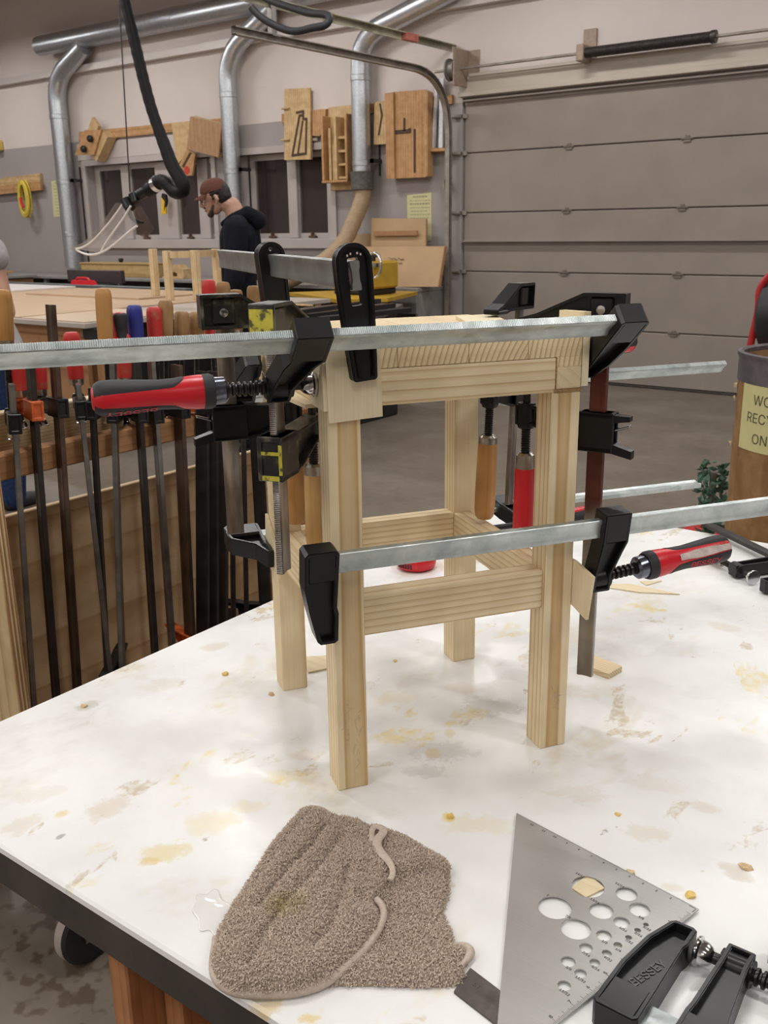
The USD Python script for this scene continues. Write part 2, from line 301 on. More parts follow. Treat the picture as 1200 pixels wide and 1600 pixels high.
# ---------------------------------------------------------------- the white-topped bench
BX0, BX1, BY0, BY1 = -1.171, 1.25, .482, 2.06
def stains():
    n = {'g': ('texture_coordinate', {}), 'p': ('principled_bsdf', {'roughness': .3, 'specular_ior_level': .5})}
    L = []
    prev = None
    n['base'] = ('noise_texture', {'scale': 3.5, 'detail': 6.0}); n['rb'] = ('rgb_ramp', {'ramp': [(.3, (.80, .79, .772)), (.6, (.862, .858, .842))]})
    L += [('g.object', 'base.vector'), ('base.fac', 'rb.fac')]; prev = 'rb.color'
    # (mask scale, offset, low, high, colour, strength, breakup)
    for k, (sc, off, lo, hi, col, st, br) in enumerate([
        (5.5, 3.1, .585, .68, (.66, .57, .38), .55, 60), (8.5, 9.3, .615, .66, (.78, .63, .22), .75, 90), (4.0, 17.7, .60, .70, (.58, .53, .48), .5, 40),
        (13.0, 5.2, .63, .66, (.55, .44, .28), .7, 120), (22.0, 33.3, .70, .73, (.35, .27, .2), .8, 150), (3.2, 41.0, .62, .72, (.62, .60, .58), .45, 30)]):
        a = f'a{k}'
        n[a + 'm'] = ('mapping', {'location': (off, off * .7, off * .3), 'rotation': (0, 0, .6), 'scale': (1, .62, 1)})
        n[a] = ('noise_texture', {'scale': sc, 'detail': 5.0, 'roughness': .62, 'distortion': .4}); n[a + 'r'] = ('rgb_ramp', {'ramp': [(lo, (0, 0, 0)), (hi, (st, st, st))]})
        n[a + 'b'] = ('noise_texture', {'scale': br, 'detail': 3.0}); n[a + 'br'] = ('rgb_ramp', {'ramp': [(.32, (.25,) * 3), (.6, (1,) * 3)]})
        n[a + 'x'] = ('vector_math', {'math_type': 'multiply'}); n[a + 'c'] = ('mix', {'color2': col})
        L += [('g.object', a + 'm.vector'), (a + 'm.vector', a + '.vector'), (a + '.fac', a + 'r.fac'), ('g.object', a + 'b.vector'), (a + 'b.fac', a + 'br.fac'),
              (a + 'r.color', a + 'x.vector1'), (a + 'br.color', a + 'x.vector2'), (a + 'x.vector', a + 'c.fac'), (prev, a + 'c.color1')]
        prev = a + 'c.color'
    # smear of graphite across the middle
    n['sm'] = ('mapping', {'location': (.72, -1.02, 0), 'rotation': (0, 0, 0), 'scale': (1, 1, 1)})
    def spot(px, py, rx, ry, col, st, hard=.5):
        nonlocal prev
        k = len(n); c = onz(px, py, TABLE_Z); ex_, ey_ = onz(px + rx, py, TABLE_Z) - c, onz(px, py + ry, TABLE_Z) - c
        st = st * .66; a = f's{k}'; n[a + 'v'] = ('vector_math', {'math_type': 'subtract', 'vector2': tuple(c)})
        n[a + 'n'] = ('noise_texture', {'scale': 48.0, 'detail': 7.0, 'roughness': .72}); n[a + 'nm'] = ('vector_math', {'math_type': 'scale', 'scale': 1.9 * float(np.linalg.norm(ex_))})
        n[a + 'ad'] = ('vector_math', {'math_type': 'add'})
        n[a + 'dx'] = ('vector_math', {'math_type': 'dot_product', 'vector2': tuple(ex_ / (ex_ @ ex_))}); n[a + 'dy'] = ('vector_math', {'math_type': 'dot_product', 'vector2': tuple(ey_ / (ey_ @ ey_))})
        n[a + 'x2'] = ('math', {'math_type': 'power', 'value2': 2.0}); n[a + 'y2'] = ('math', {'math_type': 'power', 'value2': 2.0}); n[a + 's'] = ('math', {'math_type': 'add'})
        n[a + 'r'] = ('rgb_ramp', {'ramp': [(0, (st,) * 3), (hard, (st * .75,) * 3), (1, (0, 0, 0))]}); n[a + 'c'] = ('mix', {'color2': col})
        n[a + 'ab1'] = ('math', {'math_type': 'absolute'}); n[a + 'ab2'] = ('math', {'math_type': 'absolute'})
        n[a + 'of'] = ('vector_math', {'math_type': 'subtract', 'vector2': (.5, .5, .5)})
        L.extend([('g.object', a + 'v.vector1'), ('g.object', a + 'n.vector'), (a + 'n.color', a + 'of.vector1'), (a + 'of.vector', a + 'nm.vector1'), (a + 'v.vector', a + 'ad.vector1'), (a + 'nm.vector', a + 'ad.vector2'),
                  (a + 'ad.vector', a + 'dx.vector1'), (a + 'ad.vector', a + 'dy.vector1'), (a + 'dx.value', a + 'ab1.value1'), (a + 'dy.value', a + 'ab2.value1'), (a + 'ab1.value', a + 'x2.value1'), (a + 'ab2.value', a + 'y2.value1'), (a + 'x2.value', a + 's.value1'), (a + 'y2.value', a + 's.value2'),
                  (a + 's.value', a + 'r.fac'), (a + 'r.color', a + 'c.fac'), (prev, a + 'c.color1')])
        prev = a + 'c.color'
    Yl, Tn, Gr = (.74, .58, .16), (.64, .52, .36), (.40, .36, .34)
    for q in [(262, 1330, 45, 16, Yl, .8), (235, 1345, 18, 8, (.72, .50, .10), .75), (170, 1262, 42, 20, Tn, .7), (330, 1284, 44, 22, Yl, .55), (452, 1214, 44, 14, Yl, .5), (30, 1290, 34, 14, Tn, .55), (97, 1272, 12, 6, Yl, .9),
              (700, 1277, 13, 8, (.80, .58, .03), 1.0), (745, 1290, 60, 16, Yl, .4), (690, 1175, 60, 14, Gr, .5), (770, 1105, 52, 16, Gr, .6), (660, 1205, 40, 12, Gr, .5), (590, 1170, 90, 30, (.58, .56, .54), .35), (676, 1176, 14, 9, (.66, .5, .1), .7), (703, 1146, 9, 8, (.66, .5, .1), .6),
              (1010, 1300, 40, 14, Tn, .55), (1100, 1262, 26, 10, Tn, .6), (1150, 1362, 26, 16, (.50, .38, .22), .6), (1020, 1225, 50, 14, Tn, .35), (900, 1240, 60, 12, Tn, .35), (560, 1160, 20, 8, Tn, .5), (480, 1180, 30, 10, Tn, .4), (620, 1090, 40, 12, Yl, .35), (880, 990, 60, 16, Yl, .3), (720, 1075, 40, 10, Tn, .4), (1130, 980, 30, 8, Tn, .5), (335, 1010, 22, 7, Tn, .7), (250, 1070, 40, 9, Tn, .35), (135, 1103, 18, 8, (.40, .38, .28), .8), (60, 1240, 40, 12, Tn, .35), (390, 1260, 34, 9, Yl, .4), (520, 1250, 40, 14, (.55, .53, .51), .4), (410, 1575, 40, 16, (.70, .46, .06), .8), (480, 1590, 20, 8, (.74, .5, .05), .8), (95, 1307, 8, 4, (.18, .17, .17), .9), (1050, 1385, 20, 8, Tn, .5)]: spot(*q)
    L.append((prev, 'p.base_color'))
    n['rn'] = ('noise_texture', {'scale': 9.0, 'detail': 4.0}); n['rr'] = ('rgb_ramp', {'ramp': [(.4, (.24,) * 3), (.62, (.46,) * 3)]})
    n['bn'] = ('noise_texture', {'scale': 45.0, 'detail': 5.0}); n['b'] = ('bump', {'strength': .10, 'distance': .002})
    del n['sm']
    L += [('g.object', 'rn.vector'), ('rn.fac', 'rr.fac'), ('rr.color', 'p.roughness'), ('g.object', 'bn.vector'), ('bn.fac', 'b.height'), ('b.normal', 'p.normal')]
    return mat('stained_white_plastic', n, L)
M_top = stains()
M_edge = plain('dark_bench_edge', (.045, .036, .032), .55, var=.3, scale=12, bump=.3, bscale=90)
FIR_L, FIR_D = (.48, .215, .095), (.30, .12, .05)
def fir(axis, seed=0): return wood(f'fir_{axis}_{seed}', FIR_L, FIR_D, axis, .016, seed + 9, blotch=.2, contrast=.6, dist=3)
b = thing('workbench', 'workbench with a glue-stained white plastic top and a dark edge under the stool', 'workbench')
part(b, 'bench_top', bx(BX0, BX1, BY0, BY1, TABLE_Z - .013, TABLE_Z, .003), M_top)
part(b, 'edge_band', cat_(bx(BX0 + .006, BX1 - .006, BY0 + .008, BY1 - .006, TABLE_Z - .068, TABLE_Z - .013, .002)), M_edge)
for x in (-.975, BX1 - .24):
    for y in (.645, BY1 - .26):
        lg = part(b, 'leg', cat_(bx(x, x + .04, y, y + .09, .0, TABLE_Z - .068, .003)), fir('z', 1))
        part(lg, 'side_board', bx(x + .0425, x + .08, y + .055, y + .145, .0, TABLE_Z - .068, .003), fir('z', 2))
for y in (.76, BY1 - .15): part(b, 'side_panel', bx(-.894, BX1 - .242, y, y + .02, .08, .79, .003), fir('z', 3))
part(b, 'shelf', bx(-.89, BX1 - .25, .80, BY1 - .16, .28, .30, .003), fir('x', 4))
for x in (-.97, BX1 - .235): part(b, 'end_rail', bx(x, x + .03, .737, BY1 - .262, .60, .70, .003), fir('y', 5))
M_flake = plain('glue_flake', (.72, .50, .14), .4, var=.2, scale=300)
M_chip = plain('wood_chip', (.62, .45, .25), .6, var=.2, scale=300)
for k, (px, py, s, y) in enumerate([(352, 1054, 7, 1), (424, 1086, 6, 0), (617, 1033, 5, 1), (704, 1277, 6, 1), (966, 1273, 5, 1), (1077, 1400, 7, 1), (985, 1365, 6, 0), (132, 1104, 8, 0), (1165, 1355, 9, 0)]):
    q = onz(px, py, TABLE_Z); r = random.Random(k)
    pts = [(q[0] + s * .001 * math.cos(a) * r.uniform(.5, 1), q[1] + s * .001 * math.sin(a) * r.uniform(.4, .9), TABLE_Z + h) for a in np.linspace(0, 6.28, 8)[:-1] for h in (.0, r.uniform(.001, .004 if s > 5 else .0015))]
    where = ['left of the stool', 'by the back left stool leg', 'under the stool', 'between the towel and the metal square', 'above the metal square tip', 'by the right corner of the square', 'right of the metal square tip', 'near the left table edge', 'at the right edge'][k]
    solo('glue_flake' if y else 'wood_chip', hullm(pts), M_flake if y else M_chip, ('dried yellow glue flake on the white bench ' if y else 'small wood chip lying on the white bench ') + where, 'glue flake' if y else 'wood chip')

# ---------------------------------------------------------------- the stool being glued
SO = np.array([-0.66724723, 0.78790333, TABLE_Z]); SYAW = 0.9845016250814891
SX = np.array([math.cos(SYAW), math.sin(SYAW), 0]); SY = np.array([-math.sin(SYAW), math.cos(SYAW), 0]); SZ = np.array([0, 0, 1.0])
SM = frame(SO, SX, SY)
SW, SD, ST, HL, HA, HS = .314, .321, .038, .472, .513, .537
def S(x, y, z): return SO + x * SX + y * SY + z * SZ
def Sd(v): return v[0] * SX + v[1] * SY + v[2] * SZ
def onS(ax, val, px, py):
    """pixel -> stool coordinates on the plane where stool coordinate ax equals val"""
    n = (SX, SY, SZ)[ax]; d = ray(px, py); P = EYE + d * ((SO + n * val - EYE) @ n) / (d @ n) - SO
    return np.array([P @ SX, P @ SY, P[2]])
st = thing('wooden_stool', 'small unfinished pine stool held in bar clamps on the white bench', 'stool', SM)
for k, (x, y) in enumerate([(0, 0), (SW - ST, 0), (0, SD - ST), (SW - ST, SD - ST)]):
    part(st, 'leg', bx(x, x + ST, y, y + ST, 0, HL, .0012), pine('z', k, ring=.0085, dist=[1.6, 1.3, 1.8, 1.4][k], contrast=1.15, rnd=0, off=[-(x + [.024, .019, .012, .021][k]), -(y + [.058, .050, .052, .062][k]), .3 * k]))
part(st, 'apron', bx(ST, SW - .034, 0, .036, HL, HA - .0005, .001), pine('x', 11, ring=.0058, dist=.6, rnd=0, off=[0, -.15, -.40]))
part(st, 'apron', bx(ST, SW - .034, SD - .036, SD, HL, HA - .0005, .001), pine('x', 12, ring=.0058, dist=.6, rnd=0, off=[.3, -.15, -.38]))
part(st, 'apron', bx(0, ST - .0005, 0, SD, HL, HA - .011, .001), pine('y', 13, ring=.0058, dist=.6, rnd=0, off=[-.2, .1, -.40]))
part(st, 'apron', bx(SW - .0335, SW, 0, SD, HL + .003, HA - .011, .001), pine('y', 14, ring=.012, dist=.6, contrast=.4))
def pencil(x0, z0, x1, z1, n, seed):
    r = random.Random(seed); ms = []
    for k in range(n):
        a = np.array([r.uniform(x0, x1), -.0002, z0 + (z1 - z0) * (k + r.random()) / n]); b = a + [r.uniform(-.006, .006), 0, r.uniform(-.009, .009)]
        ms.append(beam(a, b, .0003, .00045, (1, 0, .1) if abs(b[2] - a[2]) > abs(b[0] - a[0]) else (0, 0, 1)))
    return cat_(*ms)
part(st, 'pencil_mark', cat_(pencil(.010, .06, .016, .12, 14, 1), pencil(.020, .03, .028, .105, 18, 2)), plain('soft_pencil', (.50, .39, .28), .7), False)
part(st, 'pencil_mark', pencil(SW - .022, .055, SW - .012, .085, 26, 3), plain('soft_pencil', (.50, .39, .28), .7), False)
part(st, 'glue_line', cat_(bx(SW - .036, SW + .0012, -.0012, .02, HL - .0005, HL + .0032), bx(SW - .0345, SW - .0333, -.0006, .01, HL, HA)), plain('dried_glue', (.33, .20, .075), .45, var=.35, scale=500))
sw = [0, .082, .168, .243, SW]
for k in range(4):
    a, c = sw[k], sw[k + 1]
    lo = HA
    ms = [bx(a + .0002, c - .0002, 0, SD, lo, HS, .0008)]
    if k == 3: ms.append(bx(SW - .0338, SW - .0002, 0, SD, HA - .0115, HA + .001, .0008))
    if k == 0: ms.append(bx(.0002, ST, 0, SD, HA - .0115, HA + .001, .0008))
    part(st, 'seat_board', cat_(*ms), pine('y', 21 + k, ring=.0066, dist=.7, contrast=1.5, rnd=0, off=[-[.36, .385, .35, .44][k], 0, -HS + [.085, .09, .08, .05][k]]))
zb, zt = .197, .247
part(st, 'stretcher', bx(ST, SW - ST, .007, .036, zb, zt, .0012), pine('x', 31, ring=.0072, dist=.7, rnd=0, off=[.1, -.10, -.08]))
part(st, 'stretcher', bx(ST, SW - ST, SD - ST, SD - .010, zb, zt, .0012), pine('x', 32, ring=.0072, dist=.7, rnd=0, off=[.5, -.20, -.08]))
part(st, 'stretcher', bx(.007, .037, ST, SD - ST, zb, zt, .0012), pine('y', 33, ring=.0072, dist=.7, rnd=0, off=[-.12, .4, -.08]))
part(st, 'stretcher', bx(SW - ST, SW - .010, ST, SD - ST, zb, zt, .0012), pine('y', 34, ring=.0072, dist=.7, rnd=0, off=[-.20, .4, -.09]))

# thin plywood pads between clamps and stool
def pad(poly, h, ax, z0, label, seed, axis='z', name='plywood_pad'):
    """poly in the two other stool coordinates, thickness h along stool axis ax"""
    return solo_in(name, ext(Polygon(poly), h, z0, 'xyz'[ax]), ply(seed, axis), label)
def solo_in(name, mesh, m, label, cat='clamp pad', group=None):
    t = usdkit.mesh(stage, numbered('/World', name), mesh, m, smooth=30)
    t.AddTransformOp().Set(Gf.Matrix4d(*SM.T.ravel().tolist())); return tag(t.GetPrim(), label, cat, group)
pad([(0, .458), (.062, .461), (.060, .536), (-.002, .536)], .0048, 1, -.0054, 'square plywood pad on the front left corner of the stool under the long black jaw', 1)
pad([(-.004, .471), (.05, .4715), (.05, .53), (.006, .531), (-.001, .522)], .0045, 0, -.005, 'thin pale pad on the left corner under the chrome swivel foot', 2)
pad([(.0, .477), (.058, .477), (.058, .562), (.0, .564)], .009, 0, SW + .0005, 'pale plywood pad standing above the right edge of the stool seat', 3)
pad([(-.004, .258), (-.046, .251), (-.035, .191), (-.002, .198), (.034, .20), (.034, .258)], .0038, 0, SW + .0004, 'slanted thin plywood pad at the front right leg by the lower screw', 4)
pad([(.324, .266), (.262, .232), (.257, .180), (.334, .193)], .004, 0, -.0046, 'tapered thin plywood pad on the back left leg under a black jaw', 5)
pad([(-.022, .137), (-.012, .046), (.034, .05), (.034, .15)], .0048, 2, HL - .0053, 'thin plywood pad under the left apron of the stool', 6, 'y')
pad([(.012, .115), (.02, .072), (.073, .088), (.066, .13)], .0044, 2, HS + .0002, 'small glue-browned plywood pad on the seat beneath the yellow-sided jaw', 7, 'x')
pad([(.265, .258), (.240, .163), (.300, .178), (.325, .262)], .0045, 2, HS + .0002, 'thin plywood pad lying on the back right of the seat', 8, 'x')
pad([(.251, .139), (.251, .080), (.322, .092), (.322, .136)], .0045, 2, HS + .0002, 'thin plywood pad on the seat beneath the riveted black jaw', 9, 'x')
pad([(.008, .49), (.055, .49), (.055, .556), (.008, .556)], .006, 1, SD + .0004, 'plywood pad standing behind the back left edge of the seat', 10)
pad([(.285, .20), (.32, .20), (.32, .245), (.285, .245)], .004, 0, SW + .0004, 'small pale pad on the back right leg facing the black screw nub', 11)
# ---------------------------------------------------------------- bar clamps
M_zinc = mat('zinc_bar', {'t': ('texture_coordinate', {}), 'n': ('noise_texture', {'scale': 18.0, 'detail': 6.0, 'roughness': .65}), 'r': ('rgb_ramp', {'ramp': [(.3, (.30, .33, .33)), (.5, (.47, .51, .50)), (.7, (.60, .63, .61))]}),
                          'rn': ('noise_texture', {'scale': 60.0}), 'rr': ('rgb_ramp', {'ramp': [(.3, (.30,) * 3), (.7, (.5,) * 3)]}), 'p': ('principled_bsdf', {'metallic': .8})},
             [('t.object', 'n.vector'), ('n.fac', 'r.fac'), ('r.color', 'p.base_color'), ('t.object', 'rn.vector'), ('rn.fac', 'rr.fac'), ('rr.color', 'p.roughness')])
M_greybar = plain('grey_steel_bar', (.20, .19, .18), .38, .85, var=.3, scale=25)
M_darkbar = plain('black_steel_bar', (.035, .030, .028), .42, .5, var=.35, scale=25)
M_brownbar = plain('browned_steel_bar', (.10, .065, .05), .36, .75, var=.45, scale=14)
M_redbar = mat('rust_red_steel_bar', {'t': ('texture_coordinate', {}), 's': ('separate_xyz', {}), 'n': ('noise_texture', {'scale': 14.0, 'detail': 5.0}), 'r': ('rgb_ramp', {'ramp': [(.3, (.075, .028, .024)), (.7, (.20, .07, .055))]}),
               'r2': ('rgb_ramp', {'ramp': [(.3, (.17, .155, .14)), (.7, (.36, .34, .31))]}), 'a': ('math', {'math_type': 'multiply_add', 'value2': .05}), 'c': ('rgb_ramp', {'ramp': [(.245, (0, 0, 0)), (.27, (1, 1, 1))]}), 'm': ('mix', {}),
               'p': ('principled_bsdf', {'metallic': .7, 'roughness': .32})}, [('t.object', 's.vector'), ('t.object', 'n.vector'), ('n.fac', 'r.fac'), ('n.fac', 'r2.fac'), ('n.fac', 'a.value1'), ('s.x', 'a.value3'), ('a.value', 'c.fac'), ('c.color', 'm.fac'), ('r.color', 'm.color1'), ('r2.color', 'm.color2'), ('m.color', 'p.base_color')])
M_wornbar = mat('worn_steel_bar', {'t': ('texture_coordinate', {}), 'm': ('mapping', {'scale': (9, 40, 40)}), 'n': ('noise_texture', {'scale': 1.0, 'detail': 6.0}), 'r': ('rgb_ramp', {'ramp': [(.35, (.10, .08, .065)), (.55, (.24, .21, .185)), (.7, (.5, .47, .44))]}),
                             'p': ('principled_bsdf', {'metallic': .85, 'roughness': .36})}, [('t.object', 'm.vector'), ('m.vector', 'n.vector'), ('n.fac', 'r.fac'), ('r.color', 'p.base_color')])
M_black = plain('black_cast_paint', (.0065, .0065, .0072), .36, 0, var=.3, scale=40, bump=.05, bscale=120, coat=.06, spec=.30)
M_blackdull = plain('dull_black_paint', (.011, .010, .010), .5, 0, var=.4, scale=40, bump=.06, bscale=150)
M_olive = mat('chipped_black_over_olive', {'t': ('texture_coordinate', {}), 'n': ('noise_texture', {'scale': 55.0, 'detail': 5.0}), 'r': ('rgb_ramp', {'ramp': [(.45, (.022, .021, .02)), (.58, (.05, .045, .034)), (.72, (.20, .19, .14))]}),
                                  'p': ('principled_bsdf', {'roughness': .36, 'metallic': .25})}, [('t.object', 'n.vector'), ('n.fac', 'r.fac'), ('r.color', 'p.base_color')])
M_yellow = mat('chipped_yellow_paint', {'t': ('texture_coordinate', {}), 'n': ('noise_texture', {'scale': 120.0, 'detail': 5.0}), 'r': ('rgb_ramp', {'ramp': [(.38, (.10, .09, .03)), (.47, (.55, .48, .05)), (.7, (.66, .58, .07))]}),
                                    'p': ('principled_bsdf', {'roughness': .45})}, [('t.object', 'n.vector'), ('n.fac', 'r.fac'), ('r.color', 'p.base_color')])
M_orange = plain('orange_clamp_paint', (.62, .115, .022), .42, var=.25, scale=60)
M_redp = plain('red_handle_plastic', (.62, .012, .022), .34, var=.06, scale=30)
M_grip = plain('black_rubber_grip', (.020, .020, .022), .6, var=.2, scale=60, bump=.12, bscale=700)
M_redpaint = mat('worn_red_paint', {'t': ('texture_coordinate', {}), 'n': ('noise_texture', {'scale': 42.0, 'detail': 6.0, 'roughness': .7}), 'r': ('rgb_ramp', {'ramp': [(.5, (.50, .022, .02)), (.62, (.42, .06, .035)), (.7, (.34, .17, .085))]}),
                              'p': ('principled_bsdf', {'roughness': .45})}, [('t.object', 'n.vector'), ('n.fac', 'r.fac'), ('r.color', 'p.base_color')])
M_blue = plain('blue_handle_paint', (.018, .030, .22), .4, var=.15, scale=40)
M_chrome = plain('chrome', (.66, .67, .68), .14, 1.0, var=.05)
M_ferr = plain('ferrule_steel', (.40, .36, .31), .28, .95, var=.2, scale=60)
M_screw = plain('black_screw', (.03, .027, .025), .32, .6, var=.3, scale=80)
M_redtxt = plain('red_lettering', (.45, .02, .03), .5)
M_whitelab = plain('worn_white_label', (.60, .50, .46), .6, var=.25, scale=90)
M_txtgrey = plain('grey_cast_lettering', (.05, .047, .047), .35, .2)
WH_L, WH_D = (.52, .27, .09), (.30, .13, .04)
def hwood(seed=0, pale=False):
    L, D = ((.62, .38, .15), (.36, .18, .06)) if pale else (WH_L, WH_D)
    return wood(f'handle_wood_{seed}_{int(pale)}', L, D, 'x', .011, seed + 60, rough=.40, blotch=.3, dist=5, contrast=.35)
M_oldwood = wood('grubby_handle_wood', (.40, .235, .105), (.24, .13, .06), 'x', .011, 71, rough=.5, blotch=.45, dist=5, contrast=.4)

def rbuf(p, r): return p.buffer(-r).buffer(2 * r).buffer(-r)
def cast_arm(poly, web_t, flange_t, rim):
    """I-section casting: thin web with a thick rim round the outline, in the xy plane centred on z=0"""
    poly = poly.buffer(-.0015).buffer(.0015)
    inner = poly.buffer(-rim)
    ring = poly.difference(inner)
    ms = [ext(poly.buffer(-.0008), web_t, -web_t / 2), ext(ring, flange_t - .002, -(flange_t - .002) / 2)]
    r2 = poly.buffer(-.0009).difference(poly.buffer(-rim + .0009))
    if not r2.is_empty: ms.append(ext(r2, flange_t, -flange_t / 2))
    return cat_(*ms)

def bar_mesh(x0, x1, bw, bt, groove=.0011, teeth=None):
    h, t = bw / 2, bt / 2; c = .0009
    a, e = h * .62, h * .34
    prof = Polygon([(-h, -t + c), (-h + c, -t), (-a, -t), (-e, -t + groove), (e, -t + groove), (a, -t), (h - c, -t), (h, -t + c), (h, t - c), (h - c, t), (a, t), (e, t - groove), (-e, t - groove), (-a, t), (-h + c, t), (-h, t - c)])
    m = ext(prof, x1 - x0, x0, 'x')
    if teeth:
        p = teeth; ms = [m]; n = int((x1 - x0) / p)
        for s in (-1, 1):
            for k in range(n):
                xa = x0 + (k + .12) * p
                ms.append(hullm([(xa, s * h, -t * .9), (xa + p * .76, s * h, -t * .9), (xa, s * h, t * .9), (xa + p * .76, s * h, t * .9), (xa + p * .38, s * (h + .0007), -t * .8), (xa + p * .38, s * (h + .0007), t * .8)]))
        m = cat_(*ms)
    return m

def screw_mesh(x0, x1, r, pitch=.0032, depth=.0011, y=0.0):
    prof = [(0, x0)]; n = max(2, int((x1 - x0) / pitch)); p = (x1 - x0) / n
    for k in range(n):
        a = x0 + k * p; prof += [(r - depth, a), (r - depth, a + .25 * p), (r, a + .45 * p), (r, a + .8 * p)]
    prof += [(r - depth, x1), (0, x1)]
    return lathe(prof, 'x', 16, (0, y, 0))

def grip_radius(u, R0):      # two-component handle, u = 0 at the screw end, 1 at the free end
    return R0 * np.interp(u, [0, .04, .12, .25, .40, .6, .8, .92, .97, 1.0], [1.0, 1.0, .97, .86, .82, .90, .98, .96, .84, .55])

def handle_parts(t, kind, x0, x1, y, R0, mat_, seed=0, spin=0.0, text=None, label=None):
    """handle along +x between x0 and x1 on the axis at height y"""
    if kind == 'soft':
        cl = x0 + .010
        us = np.linspace(0, 1, 25); xs = cl + us * (x1 - cl)
        prof = [(0, cl)] + [(float(grip_radius(u, R0)), float(x)) for u, x in zip(us, xs)] + [(0, x1)]
        h = part(t, 'handle', lathe(prof, 'x', 32, (0, y, 0)), M_redp, label=label)
        part(h, 'collar', lathe([(0, x0 - .002), (R0 * .93, x0 - .002), (R0 * 1.03, x0 + .002), (R0 * 1.03, cl), (0, cl)], 'x', 32, (0, y, 0)), M_grip)
        for th0 in (90, 270):
            u0, u1 = .16, .985
            U = np.linspace(u0, u1, 30); V = []; F = []; nv = 13
            for u in U:
                hw = math.radians(66) * min(1, math.sqrt(max(0, (u - u0) / .12))) * np.interp(u, [0, .3, .6, 1], [.82, .8, .92, 1.05])
                rr = float(grip_radius(u, R0)) + .0007
                for a in np.linspace(-hw, hw, nv):
                    th = math.radians(th0 + spin) + a
                    e = .0007 if abs(abs(a) - hw) < 1e-9 else 0
                    V.append((cl + u * (x1 - cl), y + (rr - e) * math.sin(th), (rr - e) * math.cos(th)))
            for i in range(len(U) - 1):
                for j in range(nv - 1):
                    a = i * nv + j; F += [(a, a + 1, a + nv + 1), (a, a + nv + 1, a + nv)]
            part(h, 'grip', trimesh.Trimesh(V, F, process=False), M_grip, True)
        if text:
            th0, size, flip, u = text
            m = meshkit.text_mesh('BESSEY', size, .0004, bold=True); v = m.vertices.copy()
            wdt = v[:, 0].max(); X = (v[:, 0] - wdt / 2) * flip; Y = (v[:, 1] - size / 2) * flip
            xc = cl + u * (x1 - cl); uu = (xc + X - cl) / (x1 - cl); rr = grip_radius(uu, R0) + .0009 + v[:, 2]
            th = math.radians(th0) + Y / R0
            m.vertices = np.c_[xc + X, y + rr * np.sin(th), rr * np.cos(th)]
            part(h, 'lettering', m, M_redtxt, False)
        return h
    L = x1 - x0
    prof = [(0, x0), (R0 * .90, x0), (R0 * .93, x0 + .03 * L), (R0 * .97, x0 + .3 * L), (R0, x0 + .72 * L), (R0 * .99, x0 + .86 * L), (R0 * .90, x0 + .95 * L), (R0 * .70, x0 + .99 * L), (0, x1)]
    return part(t, 'handle', lathe(prof, 'x', 24, (0, y, 0)), mat_, label=label)

